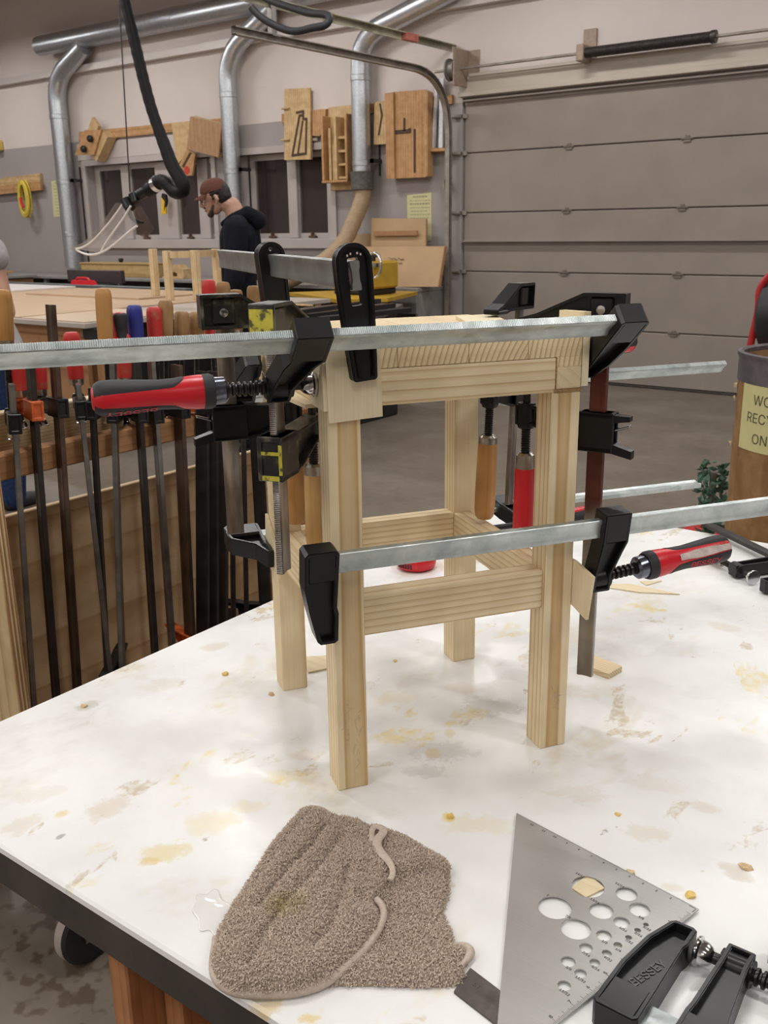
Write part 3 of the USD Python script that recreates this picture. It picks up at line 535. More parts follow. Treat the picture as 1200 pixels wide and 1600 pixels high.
def clamp(name, label, M, *, taper=False, fjaw=None, bar, bw=.024, bt=.008, barmat=None, T=.08, fixed='cast', slide='cast', sx=.12, skew=0.0, pad=.07, padkind='swivel', spring=None, ferr=None, hend=.25,
          hkind='wood', hmat=None, hR=.0155, jaw=None, arm=None, tilt=0.0, group=None, spin=0, text=None, jawtext=False, teeth=None, fx=0.0, head=.03, ft=.024, yellow=False, bolt=False, prongs=False, tip=.012, scr=.006, hlabel=None, sl=.034):
    jaw = jaw or M_black; arm = arm or jaw; hmat = hmat or hwood(0)
    t = thing(name, label, 'clamp', M, group)
    part(t, 'bar', bar_mesh(bar[0], bar[1], bw, bt, .0011 if bw > .02 else .0006, teeth), barmat or M_zinc, 30)
    hb = bw / 2 + .006
    # ---- fixed jaw
    jaw0 = jaw; jaw = fjaw or jaw
    if fixed == 'cast':
        P = Polygon([(fx, -hb + .002), (fx - .002, T - .02), (fx, T - .012), (fx, T + tip - .003), (fx - .004, T + tip), (fx - head * .52, T + tip), (fx - head * .62, T + tip - .004), (fx - head * .86, T * .78), (fx - head * 1.0, T * .36), (fx - head, -hb + .002), (fx - head + .004, -hb - .002), (fx - .004, -hb - .002)])
        if taper: P = Polygon([(fx, -hb + .002), (fx - .002, T - .02), (fx, T - .012), (fx, T + tip), (fx - .009, T + tip), (fx - .020, T * .75), (fx - head * .95, hb + .012), (fx - head, hb - .004), (fx - head, -hb + .002), (fx - head + .004, -hb - .002), (fx - .004, -hb - .002)])
        m = cat_(cast_arm(P.buffer(.0), .010, ft, .0048), bx(fx - head + .002, fx - .002, -hb - .001, hb, -ft / 2, ft / 2, .003))
        f = part(t, 'fixed_jaw', m, jaw, 25)
    elif fixed == 'long':                 # slim arm with a foot, pale paint where chipped
        P = Polygon([(fx - .003, -.030), (fx - .003, T * .6), (fx, T * .78), (fx, T + tip), (fx - .007, T + tip), (fx - .014, T * .86), (fx - head, .022), (fx - head, -.030)])
        f = part(t, 'fixed_jaw', cat_(cast_arm(P, .008, ft, .0042), bx(fx - head + .005, fx - .008, -bw / 2 - .004, bw / 2 + .004, -bt / 2 - .004, bt / 2 + .004, .002), bx(fx - .006, fx, T * .74, T + tip, -ft * .55, ft * .55, .002)), jaw, 25)
        if yellow: part(f, 'yellow_paint', bx(fx - head + .005, fx - .008, -.0302, -.024, -ft / 2 + .001, ft / 2 - .001, .0005), M_yellow, label='end plate in chipped yellow paint')
        if bolt: part(f, 'rivet', cat_(*[lathe([(0, 0), (.0062, 0), (.0055, .002), (0, .0028)], 'z', 16, (fx - head * .5, 0, 0)).apply_transform(np.diag([1, 1, s, 1.0])).apply_translation((0, 0, s * (bt / 2 + .0035))) for s in (-1, 1)]), M_chrome)
    elif fixed == 'slot':
        top, bot = -hb - .012, T + tip
        O = Polygon([(-.0195, top + .0195), (.0195, top + .0195), (.0195, top + .036), (.0165, bot - .045), (.0135, bot - .0), (-.0135, bot - .0), (-.0165, bot - .045), (-.0195, top + .036)]).union(Point(0, top + .0195).buffer(.0195, 24)); O = O.buffer(-.004).buffer(.004, 8)
        hole = sbox(-bt / 2 + .001, -bw / 2 - .001, bt / 2 - .001, bw / 2 + .014).buffer(.002)
        def sl_(poly, a, b): m = ext(poly, b - a, a, 'z'); v = m.vertices.copy(); m.vertices = np.c_[v[:, 2], v[:, 1], v[:, 0]]; m.invert(); return m
        rim = O.difference(O.buffer(-.005))
        m = cat_(sl_(O.difference(hole), fx - .010, fx - .001), sl_(rim, fx - .0140, fx), sl_(O.buffer(-.0008).difference(O.buffer(-.0042)), fx - .0152, fx), sl_(O.buffer(-.0018).difference(O.buffer(-.0034)), fx - .0160, fx))
        low = Polygon([(-.0155, bot - .05), (.0155, bot - .05), (.012, bot - .005), (.008, bot - .001), (-.008, bot - .001), (-.012, bot - .005)])
        ridge = hullm([(fx - .010, T - .045, -.015), (fx - .010, T - .045, .015), (fx - .010, bot - .002, -.0125), (fx - .010, bot - .002, .0125), (fx - .0175, T - .02, -.002), (fx - .0175, T - .02, .004), (fx - .0172, bot - .003, -.002), (fx - .0172, bot - .003, .003)])
        f = part(t, 'fixed_jaw', cat_(m, ridge), jaw, 25)
    if fixed == 'slot':
        part(f, 'lettering', cat_(*[bx(fx - .0166, fx - .0158, -hb - .004 + .0015 * abs(k), -hb - .0018 + .0015 * abs(k), k * .0036 - .0008, k * .0036 + .0008) for k in (-2, -1, 1, 2)]), M_whitelab, False, label='worn pale raised marks')
        part(f, 'end_cap', bx(fx - .0095, fx - .0085, -bw / 2 + .001, bw / 2 - .001, -bt / 2, bt / 2), plain('pinkish_bare_steel', (.40, .31, .29), .5, .5, var=.3), False)
    if jawtext:
        m = meshkit.text_mesh('BESSEY', .0085, .0009, bold=True); v = m.vertices.copy()
        c, s = math.cos(math.radians(jawtext[0])), math.sin(math.radians(jawtext[0]))
        v = v - [v[:, 0].mean(), .0047, 0]
        for zz in (1,):
            m2 = m.copy(); m2.vertices = np.c_[jawtext[1] + c * v[:, 0] - s * v[:, 1], jawtext[2] + s * v[:, 0] + c * v[:, 1], .0048 + v[:, 2]]
            part(f, 'lettering', m2, M_txtgrey, False, label='raised letters cast in the jaw')
        part(f, 'emblem', cat_(*[trimesh.Trimesh(np.c_[jawtext[1] + c * q.vertices[:, 0] - s * q.vertices[:, 1], jawtext[2] + s * q.vertices[:, 0] + c * q.vertices[:, 1], q.vertices[:, 2]], q.faces, process=False) for q in (bx(-.036, -.026, -.0048, .0, .0048, .0058), bx(-.036, -.032, .0008, .0052, .0048, .0058))]), M_txtgrey, False, label='raised square emblem cast in the jaw')
    # ---- sliding arm
    jaw = jaw0
    bxx = sx + skew
    if slide == 'cast':
        w = sl / 2
        P = Polygon([(sx - w, -hb - .003), (sx + w, -hb - .003), (sx + w + .0, hb), (sx + w * .9 + skew * .35, hb + .012), (bxx + w * .62, T - .010), (bxx + w * .62, T + .0125), (bxx - w * .75, T + .0125), (bxx - w * .75, T - .012), (sx - w * .9 + skew * .3, hb + .010), (sx - w, hb)])
        m = cat_(cast_arm(P, .010, ft, .0045), bx(sx - w + .001, sx + w - .001, -hb - .0025, hb, -ft / 2, ft / 2, .003), lathe([(0, bxx - w * .75 - .002), (.0125, bxx - w * .75 - .002), (.0125, bxx + w * .62 + .002), (0, bxx + w * .62 + .002)], 'x', 20, (0, T, 0)))
        s_ = part(t, 'sliding_jaw', m, arm, 25)
    elif slide == 'box':
        w = sl / 2
        fr = Polygon([(sx - w, -hb - .004), (sx + w, -hb - .004), (sx + w, hb + .006), (sx + w * .9, hb + .02), (bxx + .013, T - .012), (bxx + .013, T + .012), (bxx - .013, T + .012), (bxx - .013, T - .010), (sx - w * .9, hb + .012), (sx - w, hb + .004)])
        m = cat_(cast_arm(fr, .009, ft * .9, .004),
                 bx(sx - w, sx - w + .007, -hb - .006, hb + .004, -ft / 2, ft / 2, .0015), bx(sx + w - .007, sx + w, -hb - .006, hb + .004, -ft / 2, ft / 2, .0015),
                 bx(sx - w, sx + w, -hb - .007, hb + .005, ft / 2 - .005, ft / 2, .001), bx(sx - w, sx + w, -hb - .007, hb + .005, -ft / 2, -ft / 2 + .005, .001),
                 lathe([(0, bxx - .015), (.0115, bxx - .015), (.0125, bxx - .01), (.0125, bxx + .012), (.0105, bxx + .018), (0, bxx + .018)], 'x', 20, (0, T, 0)))
        if prongs: m = cat_(m, hullm([(sx - w + .002, -hb - .004, z) for z in (-.009, .009)] + [(sx - w + .012, -hb - .004, z) for z in (-.009, .009)] + [(sx - w + .003, -hb - .026, z) for z in (-.006, .006)] + [(sx - w + .009, -hb - .026, z) for z in (-.006, .006)]),
                               hullm([(sx + w - .012, -hb - .004, z) for z in (-.009, .009)] + [(sx + w, -hb - .004, z) for z in (-.009, .009)] + [(sx + w - .004, -hb - .030, z) for z in (-.007, .007)] + [(sx + w + .006, -hb - .030, z) for z in (-.007, .007)]))
        s_ = part(t, 'sliding_jaw', m, arm, 25)
        if prongs: part(s_, 'trigger', beam((sx - .002, -hb - .002, 0), (sx - .010, -hb - .026, 0), .012, .003, (1, 0, 0), .0008), M_chrome, label='bright metal release plate')
        if yellow: part(s_, 'yellow_paint', cat_(bx(sx - w + .008, sx + w - .008, -hb - .0072, -hb - .0066, ft / 2 - .0045, ft / 2 - .0005), bx(sx + w - .0065, sx + w - .001, -hb - .0064, -hb - .0058, -ft / 2 + .002, ft / 2 - .002), bx(sx - w * .35, sx - w * .35 + .004, -hb - .0064, -hb - .0058, -ft / 2 + .001, ft / 2 - .002)), M_yellow, label='chipped yellow paint on the window edges')
    elif slide == 'slot':
        top, bot = -hb - .010, T + .012
        O = Polygon([(-.0185, top + .0185), (.0185, top + .0185), (.0175, bot - .03), (.0150, bot), (-.0150, bot), (-.0175, bot - .03)]).union(Point(0, top + .0185).buffer(.0185, 24))
        hole = Point(0, -hb - .0005).buffer(.003)
        def sl2(poly, a, b): m = ext(poly, b - a, a, 'z'); v = m.vertices.copy(); m.vertices = np.c_[v[:, 2], v[:, 1], v[:, 0]]; m.invert(); return m
        m = cat_(sl2(O.difference(hole), sx - .012, sx + .012), sl2(O.difference(O.buffer(-.004)), sx - .015, sx + .015), bx(sx - .013, sx + .013, T - .013, T + .012, -.0145, .0145, .003))
        s_ = part(t, 'sliding_jaw', m, arm, 25)
    # ---- screw, swivel foot, ferrule, handle  (optionally tilted about the foot)
    ferr = ferr or (bxx + .03, bxx + .045)
    sub = []
    p0 = pad
    sc = part(t, 'screw', cat_(lathe([(0, p0 + .006), (scr * .8, p0 + .006), (scr * .8, bxx - .005), (0, bxx - .005)], 'x', 14, (0, T, 0)), screw_mesh(bxx, ferr[0] + .002, scr + (.0015 if spring else 0), .0062 if spring else .003, .0028 if spring else .0011, T)), M_screw, 30); sub.append(sc)
    if padkind == 'swivel':
        sub.append(part(sc, 'swivel_foot', lathe([(0, p0), (.0135, p0), (.0142, p0 + .0012), (.0142, p0 + .003), (.0115, p0 + .0045), (.0110, p0 + .009), (.0088, p0 + .0135), (.0055, p0 + .0165), (0, p0 + .0172)], 'x', 28, (0, T, 0)), M_chrome, 40, label='bright metal swivel foot'))
    else:
        sub.append(part(sc, 'end_cap', lathe([(0, p0), (.0095, p0), (.0105, p0 + .0015), (.0105, p0 + .017), (.0085, p0 + .019), (0, p0 + .019)], 'x', 12, (0, T, 0)), M_grip, 30))
    fr_ = hR * (.80 if hkind == 'soft' else .86)
    sub.append(part(sc, 'ferrule', lathe([(0, ferr[0]), (fr_ * .78, ferr[0]), (fr_, ferr[0] + .003), (fr_ * 1.04, ferr[1]), (0, ferr[1])], 'x', 24, (0, T, 0)), plain('blued_ferrule', (.16, .17, .21), .22, .95, var=.3, scale=90) if hkind == 'soft' else M_ferr, 30))
    h = handle_parts(t, hkind, ferr[1], hend, T, hR, hmat, spin=spin, text=text, label=hlabel)
    sub.append(h)
    if tilt:
        allp = set()
        for q in sub + list(h.GetAllChildren()): allp.add(q.GetPath())
        c, s = math.cos(math.radians(tilt)), math.sin(math.radians(tilt))
        for pth in allp:
            me = UsdGeom.Mesh(stage.GetPrimAtPath(pth)); v = np.array(me.GetPointsAttr().Get(), float) - [pad, T, 0]
            nm = me.GetNormalsAttr().Get(); nm = np.zeros((0, 3)) if nm is None else np.array(nm, float)
            rot = lambda a: np.c_[c * a[:, 0] + s * a[:, 1], -s * a[:, 0] + c * a[:, 1], a[:, 2]]
            me.GetPointsAttr().Set([Gf.Vec3f(*q) for q in (rot(v) + [pad, T, 0]).tolist()])
            if len(nm): me.GetNormalsAttr().Set([Gf.Vec3f(*q) for q in rot(nm).tolist()])
    return t, h

def SF(o, b, j):      # frame from stool coordinates
    return frame(S(*o), Sd(b), Sd(j))
GB = 'clamps on the stool'
clamp('bar_clamp', 'long zinc bar clamp along the front of the seat, red and black handle at left', SF((SW + .0098, -.0405, .5515), (-1, 0, 0), (0, .770, -.638)), bar=(-.03, .86), bw=.029, bt=.010, T=.0856, sx=.352, skew=.020, pad=.3298, spring=True,
      ferr=(.427, .443), hend=.566, hkind='soft', hR=.0182, head=.037, sl=.038, ft=.026, teeth=.0021, spin=-46, text=(12, .0105, 1, .66), tip=.008, scr=.0066)
lowc = clamp('bar_clamp', 'lower zinc bar clamp across the front legs with a labelled red handle at right', SF((-.0042, -.032, .308), (1, 0, 0), (0, .14, -.99)), bar=(-.036, .80), bw=.024, bt=.009, T=.070, sx=.351, skew=-.010, pad=.3228, padkind='cap', spring=True,
      ferr=(.394, .410), hend=.532, hkind='soft', hR=.0178, head=.039, sl=.036, ft=.026, tip=.026, tilt=5.0, spin=39, text=(163, .0085, 1, .62), scr=.0062, fx=-.0)
def wrap_patch(h, x0, x1, th0, hw, R0, cl, xe, T, mat_, tilt, pad):
    V = []; F = []; nu, nv = 14, 9; r = random.Random(2)
    for i in range(nu):
        u = (x0 + (x1 - x0) * i / (nu - 1) - cl) / (xe - cl); rr = float(grip_radius(u, R0)) + .0012
        w = hw * (.7 + .3 * math.sin(math.pi * min(1, i / (nu - 1) * 1.3))) * r.uniform(.88, 1.0)
        for j in range(nv): th = math.radians(th0 + w * (-1 + 2 * j / (nv - 1))); V.append((cl + u * (xe - cl), T + rr * math.sin(th), rr * math.cos(th)))
    for i in range(nu - 1):
        for j in range(nv - 1): a = i * nv + j; F += [(a, a + 1, a + nv + 1), (a, a + nv + 1, a + nv)]
    V = np.array(V) - [pad, T, 0]; c, s = math.cos(math.radians(tilt)), math.sin(math.radians(tilt)); V = np.c_[c * V[:, 0] + s * V[:, 1], -s * V[:, 0] + c * V[:, 1], V[:, 2]] + [pad, T, 0]
    part(h, 'worn_label', trimesh.Trimesh(V, F, process=False), mat_, True, label='worn white label')
wrap_patch(lowc[1], .452, .526, 214, 20, .0178, .420, .532, .070, M_whitelab, 5.0, .3228)
clamp('bar_clamp', 'thick grey bar clamp over the seat, its long slotted black jaw on the front pad', SF((.029, -.0056, .6135), (0, 1, 0), (.085, 0, -1)), bar=(-.0165, .74), bw=.030, bt=.010, barmat=plain('grey_zinc_bar', (.27, .275, .265), .42, .7, var=.25, scale=25), T=.098, fixed='slot', slide='slot', sx=SD + .045, pad=SD + .0125,
      ferr=(SD + .085, SD + .10), hend=SD + .19, hmat=hwood(2), hR=.0145, head=.02, tip=.012)
clamp('bar_clamp', 'old upright bar clamp with a yellow-sided top jaw at the front left of the stool', SF((-.047, .038, HS + .005), (0, 0, -1), (.6, .8, 0)), bar=(-.040, .262), bw=.024, bt=.0085, barmat=M_wornbar, T=.105, fixed='long', slide='box', sx=.124, skew=-.012, pad=.0712,
      ferr=(.158, .172), hend=.268, hmat=hwood(3, True), hR=.0135, jaw=M_olive, arm=M_olive, yellow=True, head=.044, ft=.03, teeth=.0022, sl=.05)
clamp('bar_clamp', 'old upright bar clamp with a bolted top jaw at the back left of the stool', SF((-.062, .25, HS + .0004), (0, 0, -1), (1, 0, 0)), bar=(-.045, .272), bw=.022, bt=.008, barmat=M_wornbar, T=.084, fixed='long', slide='box', sx=.118, skew=-.006, pad=.0655,
      ferr=(.152, .164), hend=.268, hmat=hwood(4), hR=.0155, jaw=M_olive, arm=M_black, bolt=True, head=.046, ft=.03, sl=.046, prongs=True)
clamp('bar_clamp', 'upright clamp with a rust red bar and red handle at the right of the stool', SF((.362, .036, HS + .005), (0, 0, -1), (-.645, .764, 0)), bar=(-.030, .466), bw=.021, bt=.008, barmat=M_redbar, T=.095, fixed='long', slide='box', sx=.130, skew=-.014, pad=.0705,
      ferr=(.167, .188), hend=.292, hmat=M_redp, hR=.0145, jaw=M_black, bolt=True, head=.040, ft=.022, sl=.05, prongs=True, scr=.0062)
C6O = np.array([.376, .28, HS + .0052])
clamp('bar_clamp', 'upright clamp with slim bar and wooden handle at the back right of the stool', SF(C6O, (-.035, 0, -.9994), (-.76, -.65, 0)), bar=(-.04, .29), bw=.018, bt=.007, barmat=M_wornbar, T=.092, fixed='long', slide='box', sx=.118, skew=-.008, pad=.0705,
      ferr=(.168, .180), hend=.292, hmat=hwood(5), hR=.0150, jaw=M_black, head=.040, ft=.022, sl=.036)
clamp('bar_clamp', 'bright zinc bar clamp behind the seat apron, bar end free at right', SF((-.0052, .362, .426), (1, 0, 0), (0, -.70, .71)), bar=(-.036, .815), bw=.022, bt=.009, T=.084, sx=.352, pad=.3202, spring=True,
      ferr=(.455, .470), hend=.594, hkind='soft', hR=.0175, head=.038, ft=.024)
clamp('bar_clamp', 'low zinc bar clamp behind the back legs, seen between legs and at far right', SF((-.0052, .362, .222), (1, 0, 0), (0, -.985, -.12)), bar=(-.042, .782), bw=.022, bt=.008, T=.074, sx=.405, pad=.3235, padkind='cap', spring=True,
      ferr=(.428, .440), hend=.522, hkind='soft', hR=.0175, head=.052, ft=.026, taper=True)

# clamps lying on the bench
def lay(x, y, ang, z): a = math.radians(ang); return frame((x, y, z), (math.cos(a), math.sin(a), 0), (-math.sin(a), math.cos(a), 0))
clamp('bar_clamp', 'black cast clamp lying in the bottom right corner, its chrome foot against its jaw', lay(-.2225, .655, -1.5, TABLE_Z + .0145), bar=(-.036, .40), bw=.026, bt=.010, T=.105, sx=.044, skew=-.002, pad=.0035, spring=True, ferr=(.118, .134), hend=.25, hkind='soft', hR=.0138, head=.041, ft=.027, sl=.036,
      jawtext=(73, -.0185, .046), tip=.012, scr=.0068)
P0, P1 = onz(1178, 903, TABLE_Z + .016), onz(1068, 845, TABLE_Z + .016)
bdir = (P1 - P0) / np.linalg.norm(P1 - P0); jd = np.array([-bdir[1], bdir[0], 0]); jd = jd if jd[1] < 0 else -jd
T11 = .115
clamp('bar_clamp', 'dark old clamp lying at the far right of the bench behind the red handle', frame(P0 - jd * T11 - bdir * .03, bdir, jd), bar=(-.05, .36), bw=.022, bt=.008, barmat=M_darkbar, T=T11, sx=.085, skew=-.004, pad=.03, ferr=(.125, .138), hend=.215, hmat=hwood(6), hR=.0125, head=.036, ft=.024, jaw=M_blackdull)
q = onz(1183, 1476, TABLE_Z + .018)
clamp('bar_clamp', 'clamp lying mostly beyond the right edge, only its black handle end in view', frame(q + np.array([.13, .02 + .09, -.002]), (-1, -.15, 0), (.15, -1, 0)), bar=(-.16, .045), bw=.022, bt=.008, barmat=M_darkbar, T=.09, sx=-.03, pad=-.075, ferr=(.008, .02), hend=.135, hmat=M_grip, hR=.0158, head=.036, ft=.024, fx=-.08)
# ---------------------------------------------------------------- towel
def ZP(pts, z, o=(0, 0), s=1.0): return [tuple(onz(o[0] + x / s, o[1] + y / s, z)[:2]) for x, y in pts]
from scipy.spatial import Delaunay, cKDTree
TO, TS = (300, 1240), 2.609
def cloth_sheet(poly, hfun, step=.0028, base=None):
    """closed sheet over a polygon in plan: top surface z = hfun, underside at base"""
    poly = poly.buffer(.004).buffer(-.008).buffer(.004)
    b = np.array([poly.exterior.interpolate(d).coords[0] for d in np.arange(0, poly.length, step)])
    x0, y0, x1, y1 = poly.bounds
    g = np.stack(np.meshgrid(np.arange(x0, x1, step), np.arange(y0, y1, step)), -1).reshape(-1, 2)
    g = g + np.random.default_rng(3).uniform(-.3, .3, g.shape) * step
    inn = poly.buffer(-step * .6)
    from shapely import contains_xy
    g = g[contains_xy(inn, g[:, 0], g[:, 1])]
    P = np.vstack([b, g]); tri = Delaunay(P).simplices
    c = P[tri].mean(1); tri = tri[contains_xy(poly, c[:, 0], c[:, 1])]
    a = P[tri]; sgn = np.cross(a[:, 1] - a[:, 0], a[:, 2] - a[:, 0]) < 0; tri[sgn] = tri[sgn][:, ::-1]
    d = np.r_[np.zeros(len(b)), cKDTree(b).query(g)[0]]
    z = hfun(P, d); zb = base(P) if base else np.full(len(P), TABLE_Z + .0004)
    z = np.maximum(z, zb + .0008)
    n = len(P); nb = len(b)
    V = np.vstack([np.c_[P, z], np.c_[P, zb]])
    F = [tri, tri[:, ::-1] + n]
    i = np.arange(nb); j = (i + 1) % nb
    ccw = poly.exterior.is_ccw
    q1 = np.c_[i, i + n, j + n]; q2 = np.c_[i, j + n, j]
    if not ccw: q1, q2 = q1, q2
    else: q1, q2 = q1[:, ::-1], q2[:, ::-1]
    q1, q2 = (q1[:, ::-1], q2[:, ::-1])
    F += [q1, q2] if ccw else [q1, q2]
    return trimesh.Trimesh(V, np.vstack(F), process=False), P, z, tri
flap = Polygon(ZP([(480, 62), (440, 75), (330, 200), (250, 330), (170, 450), (110, 560), (85, 680), (110, 760), (180, 800), (330, 806), (440, 795), (560, 750), (680, 660), (760, 570), (775, 510), (745, 465), (795, 390), (826, 320), (805, 250), (765, 195), (735, 150), (680, 120), (600, 105), (540, 75)], TABLE_Z + .012, TO, TS))
under = Polygon(ZP([(560, 130), (735, 150), (800, 160), (860, 180), (950, 225), (1020, 290), (1048, 330), (1045, 400), (1020, 480), (1058, 550), (1072, 615), (1125, 630), (1130, 660), (1100, 700), (1118, 720), (1080, 765), (900, 772), (760, 766), (560, 766), (420, 780), (300, 600), (420, 300)], TABLE_Z + .006, TO, TS))
fold = Polygon(ZP([(700, 140), (760, 130), (800, 150), (870, 172), (950, 218), (1030, 262), (1056, 298), (1030, 322), (960, 312), (900, 335), (820, 345), (740, 360), (640, 300)], TABLE_Z + .012, TO, TS))
def creases(P, lines):
    h = np.zeros(len(P))
    for pts, w, dep in lines:
        L = LineString(ZP(pts, TABLE_Z + .012, TO, TS)); q = np.array([L.interpolate(t, True).coords[0] for t in np.linspace(0, 1, 60)])
        d = cKDTree(q).query(P)[0]; h -= dep * np.exp(-(d / w) ** 2)
    return h
def nz(P, s, k=0.0): return meshkit.noise(np.c_[P * s, np.full(len(P), k)])
hu = lambda P, d: TABLE_Z + .009 * (1 - np.exp(-d / .005)) + .0022 * nz(P, 30) + creases(P, [([(830, 480), (960, 600), (1010, 690)], .006, .003), ([(900, 400), (940, 520)], .006, .003)])
hfold = lambda P, d: TABLE_Z + .007 + .011 * (1 - np.exp(-d / .005)) + .0015 * nz(P, 40, 2)
hf = lambda P, d: TABLE_Z + .008 + .016 * (1 - np.exp(-d / .007)) + .003 * nz(P, 22, 5) + creases(P, [([(540, 165), (480, 250), (400, 330), (330, 410), (270, 500)], .0042, .0105), ([(600, 220), (520, 330), (380, 480), (300, 600), (240, 720)], .0055, .008), ([(640, 330), (600, 480), (560, 590), (500, 650)], .0055, .008),
                                                  ([(450, 130), (330, 290), (240, 420)], .005, .005), ([(700, 330), (690, 480)], .006, .004)])
M_towel = mat('terry_towel', {'t': ('texture_coordinate', {}), 'g': ('geometry', {}), 'n': ('noise_texture', {'scale': 330.0, 'detail': 3.0}), 'r': ('rgb_ramp', {'ramp': [(.3, (.30, .24, .19)), (.7, (.46, .38, .315))]}),  # base cloth coloured darker than the pile, painting shade between tufts
                              'd': ('vector_math', {'math_type': 'distance', 'vector2': tuple(onz(300 + 385 / TS, 1240 + 470 / TS, TABLE_Z + .018))}), 'dr': ('rgb_ramp', {'ramp': [(.35, (.75,) * 3), (1, (0,) * 3)]}), 'ds': ('math', {'math_type': 'multiply', 'value2': 38.0}), 'mx': ('mix', {'color2': (.36, .27, .10)}),
                              'b': ('bump', {'strength': .6, 'distance': .002}), 'p': ('principled_bsdf', {'roughness': .95, 'specular_ior_level': .1, 'sheen_weight': .25, 'sheen_tint': (.8, .7, .6)})},
              [('g.position', 'n.vector'), ('n.fac', 'r.fac'), ('g.position', 'd.vector1'), ('d.value', 'ds.value1'), ('ds.value', 'dr.fac'), ('dr.color', 'mx.fac'), ('r.color', 'mx.color1'), ('mx.color', 'p.base_color'), ('n.fac', 'b.height'), ('b.normal', 'p.normal')])
M_pile = mat('terry_pile', {'g': ('geometry', {}), 'r': ('rgb_ramp', {'ramp': [(0, (.60, .50, .41)), (1, (.96, .86, .76))]}),
                            'd': ('vector_math', {'math_type': 'distance', 'vector2': tuple(onz(300 + 385 / TS, 1240 + 470 / TS, TABLE_Z + .018))}), 'dr': ('rgb_ramp', {'ramp': [(.3, (.55,) * 3), (1, (0,) * 3)]}), 'ds': ('math', {'math_type': 'multiply', 'value2': 38.0}), 'mx': ('mix', {'color2': (.42, .32, .12)}),
                            'p': ('principled_bsdf', {'roughness': .95, 'specular_ior_level': .1})},
             [('g.random_per_island', 'r.fac'), ('g.position', 'd.vector1'), ('d.value', 'ds.value1'), ('ds.value', 'dr.fac'), ('dr.color', 'mx.fac'), ('r.color', 'mx.color1'), ('mx.color', 'p.base_color')])
M_hem = plain('towel_hem', (.54, .45, .375), .9, var=.1, scale=300, bump=.5, bscale=900, spec=.1)
tw = thing('towel', 'crumpled grey-brown terry washcloth with a yellow stain on the white bench', 'towel')
surf = []
for nm, pl, hfn in (('under_layer', under, hu), ('folded_corner', fold, hfold), ('top_flap', flap, hf)):
    ms, P, z, tri = cloth_sheet(pl, hfn, .0028, None if nm == 'under_layer' else (lambda P: np.full(len(P), TABLE_Z + .0035)))
    part(tw, nm, ms, M_towel, 60); surf.append((nm, P, z, tri, pl))
def pile(seed):
    r = np.random.default_rng(seed); out = []; faces = []; base = 0
    flapb = flap.buffer(-.006); foldb = fold.buffer(-.004)
    from shapely import contains_xy
    for nm, P, z, tri, pl in surf:
        A = np.c_[P, z][tri]; nrm = np.cross(A[:, 1] - A[:, 0], A[:, 2] - A[:, 0]); ar = np.linalg.norm(nrm, axis=1) / 2; nrm /= ar[:, None] * 2 + 1e-12
        N = int(ar.sum() * 420000)
        k = r.choice(len(tri), N, p=ar / ar.sum()); u = r.random((N, 2)); f = u.sum(1) > 1; u[f] = 1 - u[f]
        p = A[k, 0] + u[:, :1] * (A[k, 1] - A[k, 0]) + u[:, 1:] * (A[k, 2] - A[k, 0]); n = nrm[k]
        if nm != 'top_flap':
            keep = ~contains_xy(flapb, p[:, 0], p[:, 1])
            if nm == 'under_layer': keep &= ~contains_xy(foldb, p[:, 0], p[:, 1])
            p, n = p[keep], n[keep]
        N = len(p)
        # every loop: three rings of a bent tapered stalk
        d = n + r.normal(0, .45, (N, 3)) + np.array([.25, -.35, 0]); d /= np.linalg.norm(d, axis=1, keepdims=True)
        e = d + r.normal(0, .8, (N, 3)); e /= np.linalg.norm(e, axis=1, keepdims=True)
        L = r.uniform(.0026, .0048, N)[:, None]; w = r.uniform(.00055, .00085, N)[:, None]
        c0 = p - d * .0004; c1 = p + d * L * .6; c2 = c1 + e * L * .55
        a = np.cross(d, [.31, .77, .55]); a /= np.linalg.norm(a, axis=1, keepdims=True); b = np.cross(d, a)
        ring = lambda c, s: [c + w * s * (math.cos(t) * a + math.sin(t) * b) for t in (0, 2.094, 4.189)]
        V = np.stack(ring(c0, 1.0) + ring(c1, 1.05) + [c2], 1)          # N,7,3
        V[..., 2] = np.maximum(V[..., 2], TABLE_Z + .0006)
        T = np.array([(0, 1, 4), (0, 4, 3), (1, 2, 5), (1, 5, 4), (2, 0, 3), (2, 3, 5), (3, 4, 6), (4, 5, 6), (5, 3, 6)])
        out.append(V.reshape(-1, 3)); faces.append((np.arange(N)[:, None, None] * 7 + T + base).reshape(-1, 3)); base += N * 7
    return np.vstack(out), np.vstack(faces)
pv, pf = pile(11)
part(tw, 'terry_pile', (pv, pf), M_pile, False, kind='stuff')
def surfz(pt):
    b = TABLE_Z
    for nm, P, z, tri, pl in surf:
        if pl.contains(Point(pt)): b = max(b, z[cKDTree(P).query(pt)[1]])
    return b
def hem(pts, r, flat, lift, z):
    q = spline(np.array([(*xy, 0) for xy in ZP(pts, z, TO, TS)]), 70)
    q[:, 2] = [lift(i / 69.0) for i in range(70)]
    zc = q[:, 2].mean(); m = tube(q, r * np.sin(np.clip(np.linspace(.25, math.pi - .25, 70), .6, 2.5)), 10)
    if flat != 1:
        v = m.vertices.copy(); k = cKDTree(q).query(v)[1]; v[:, 2] = q[k, 2] + (v[:, 2] - q[k, 2]) * flat; m.vertices = v
    return m
part(tw, 'hem', hem([(96, 590), (84, 690), (106, 768), (178, 808), (330, 813), (442, 801), (566, 756), (688, 667), (764, 578), (782, 515), (752, 468)], .0060, 1, lambda u: TABLE_Z + .0068 + .010 * max(0, (u - .55) / .45), TABLE_Z + .006), M_hem, 60)
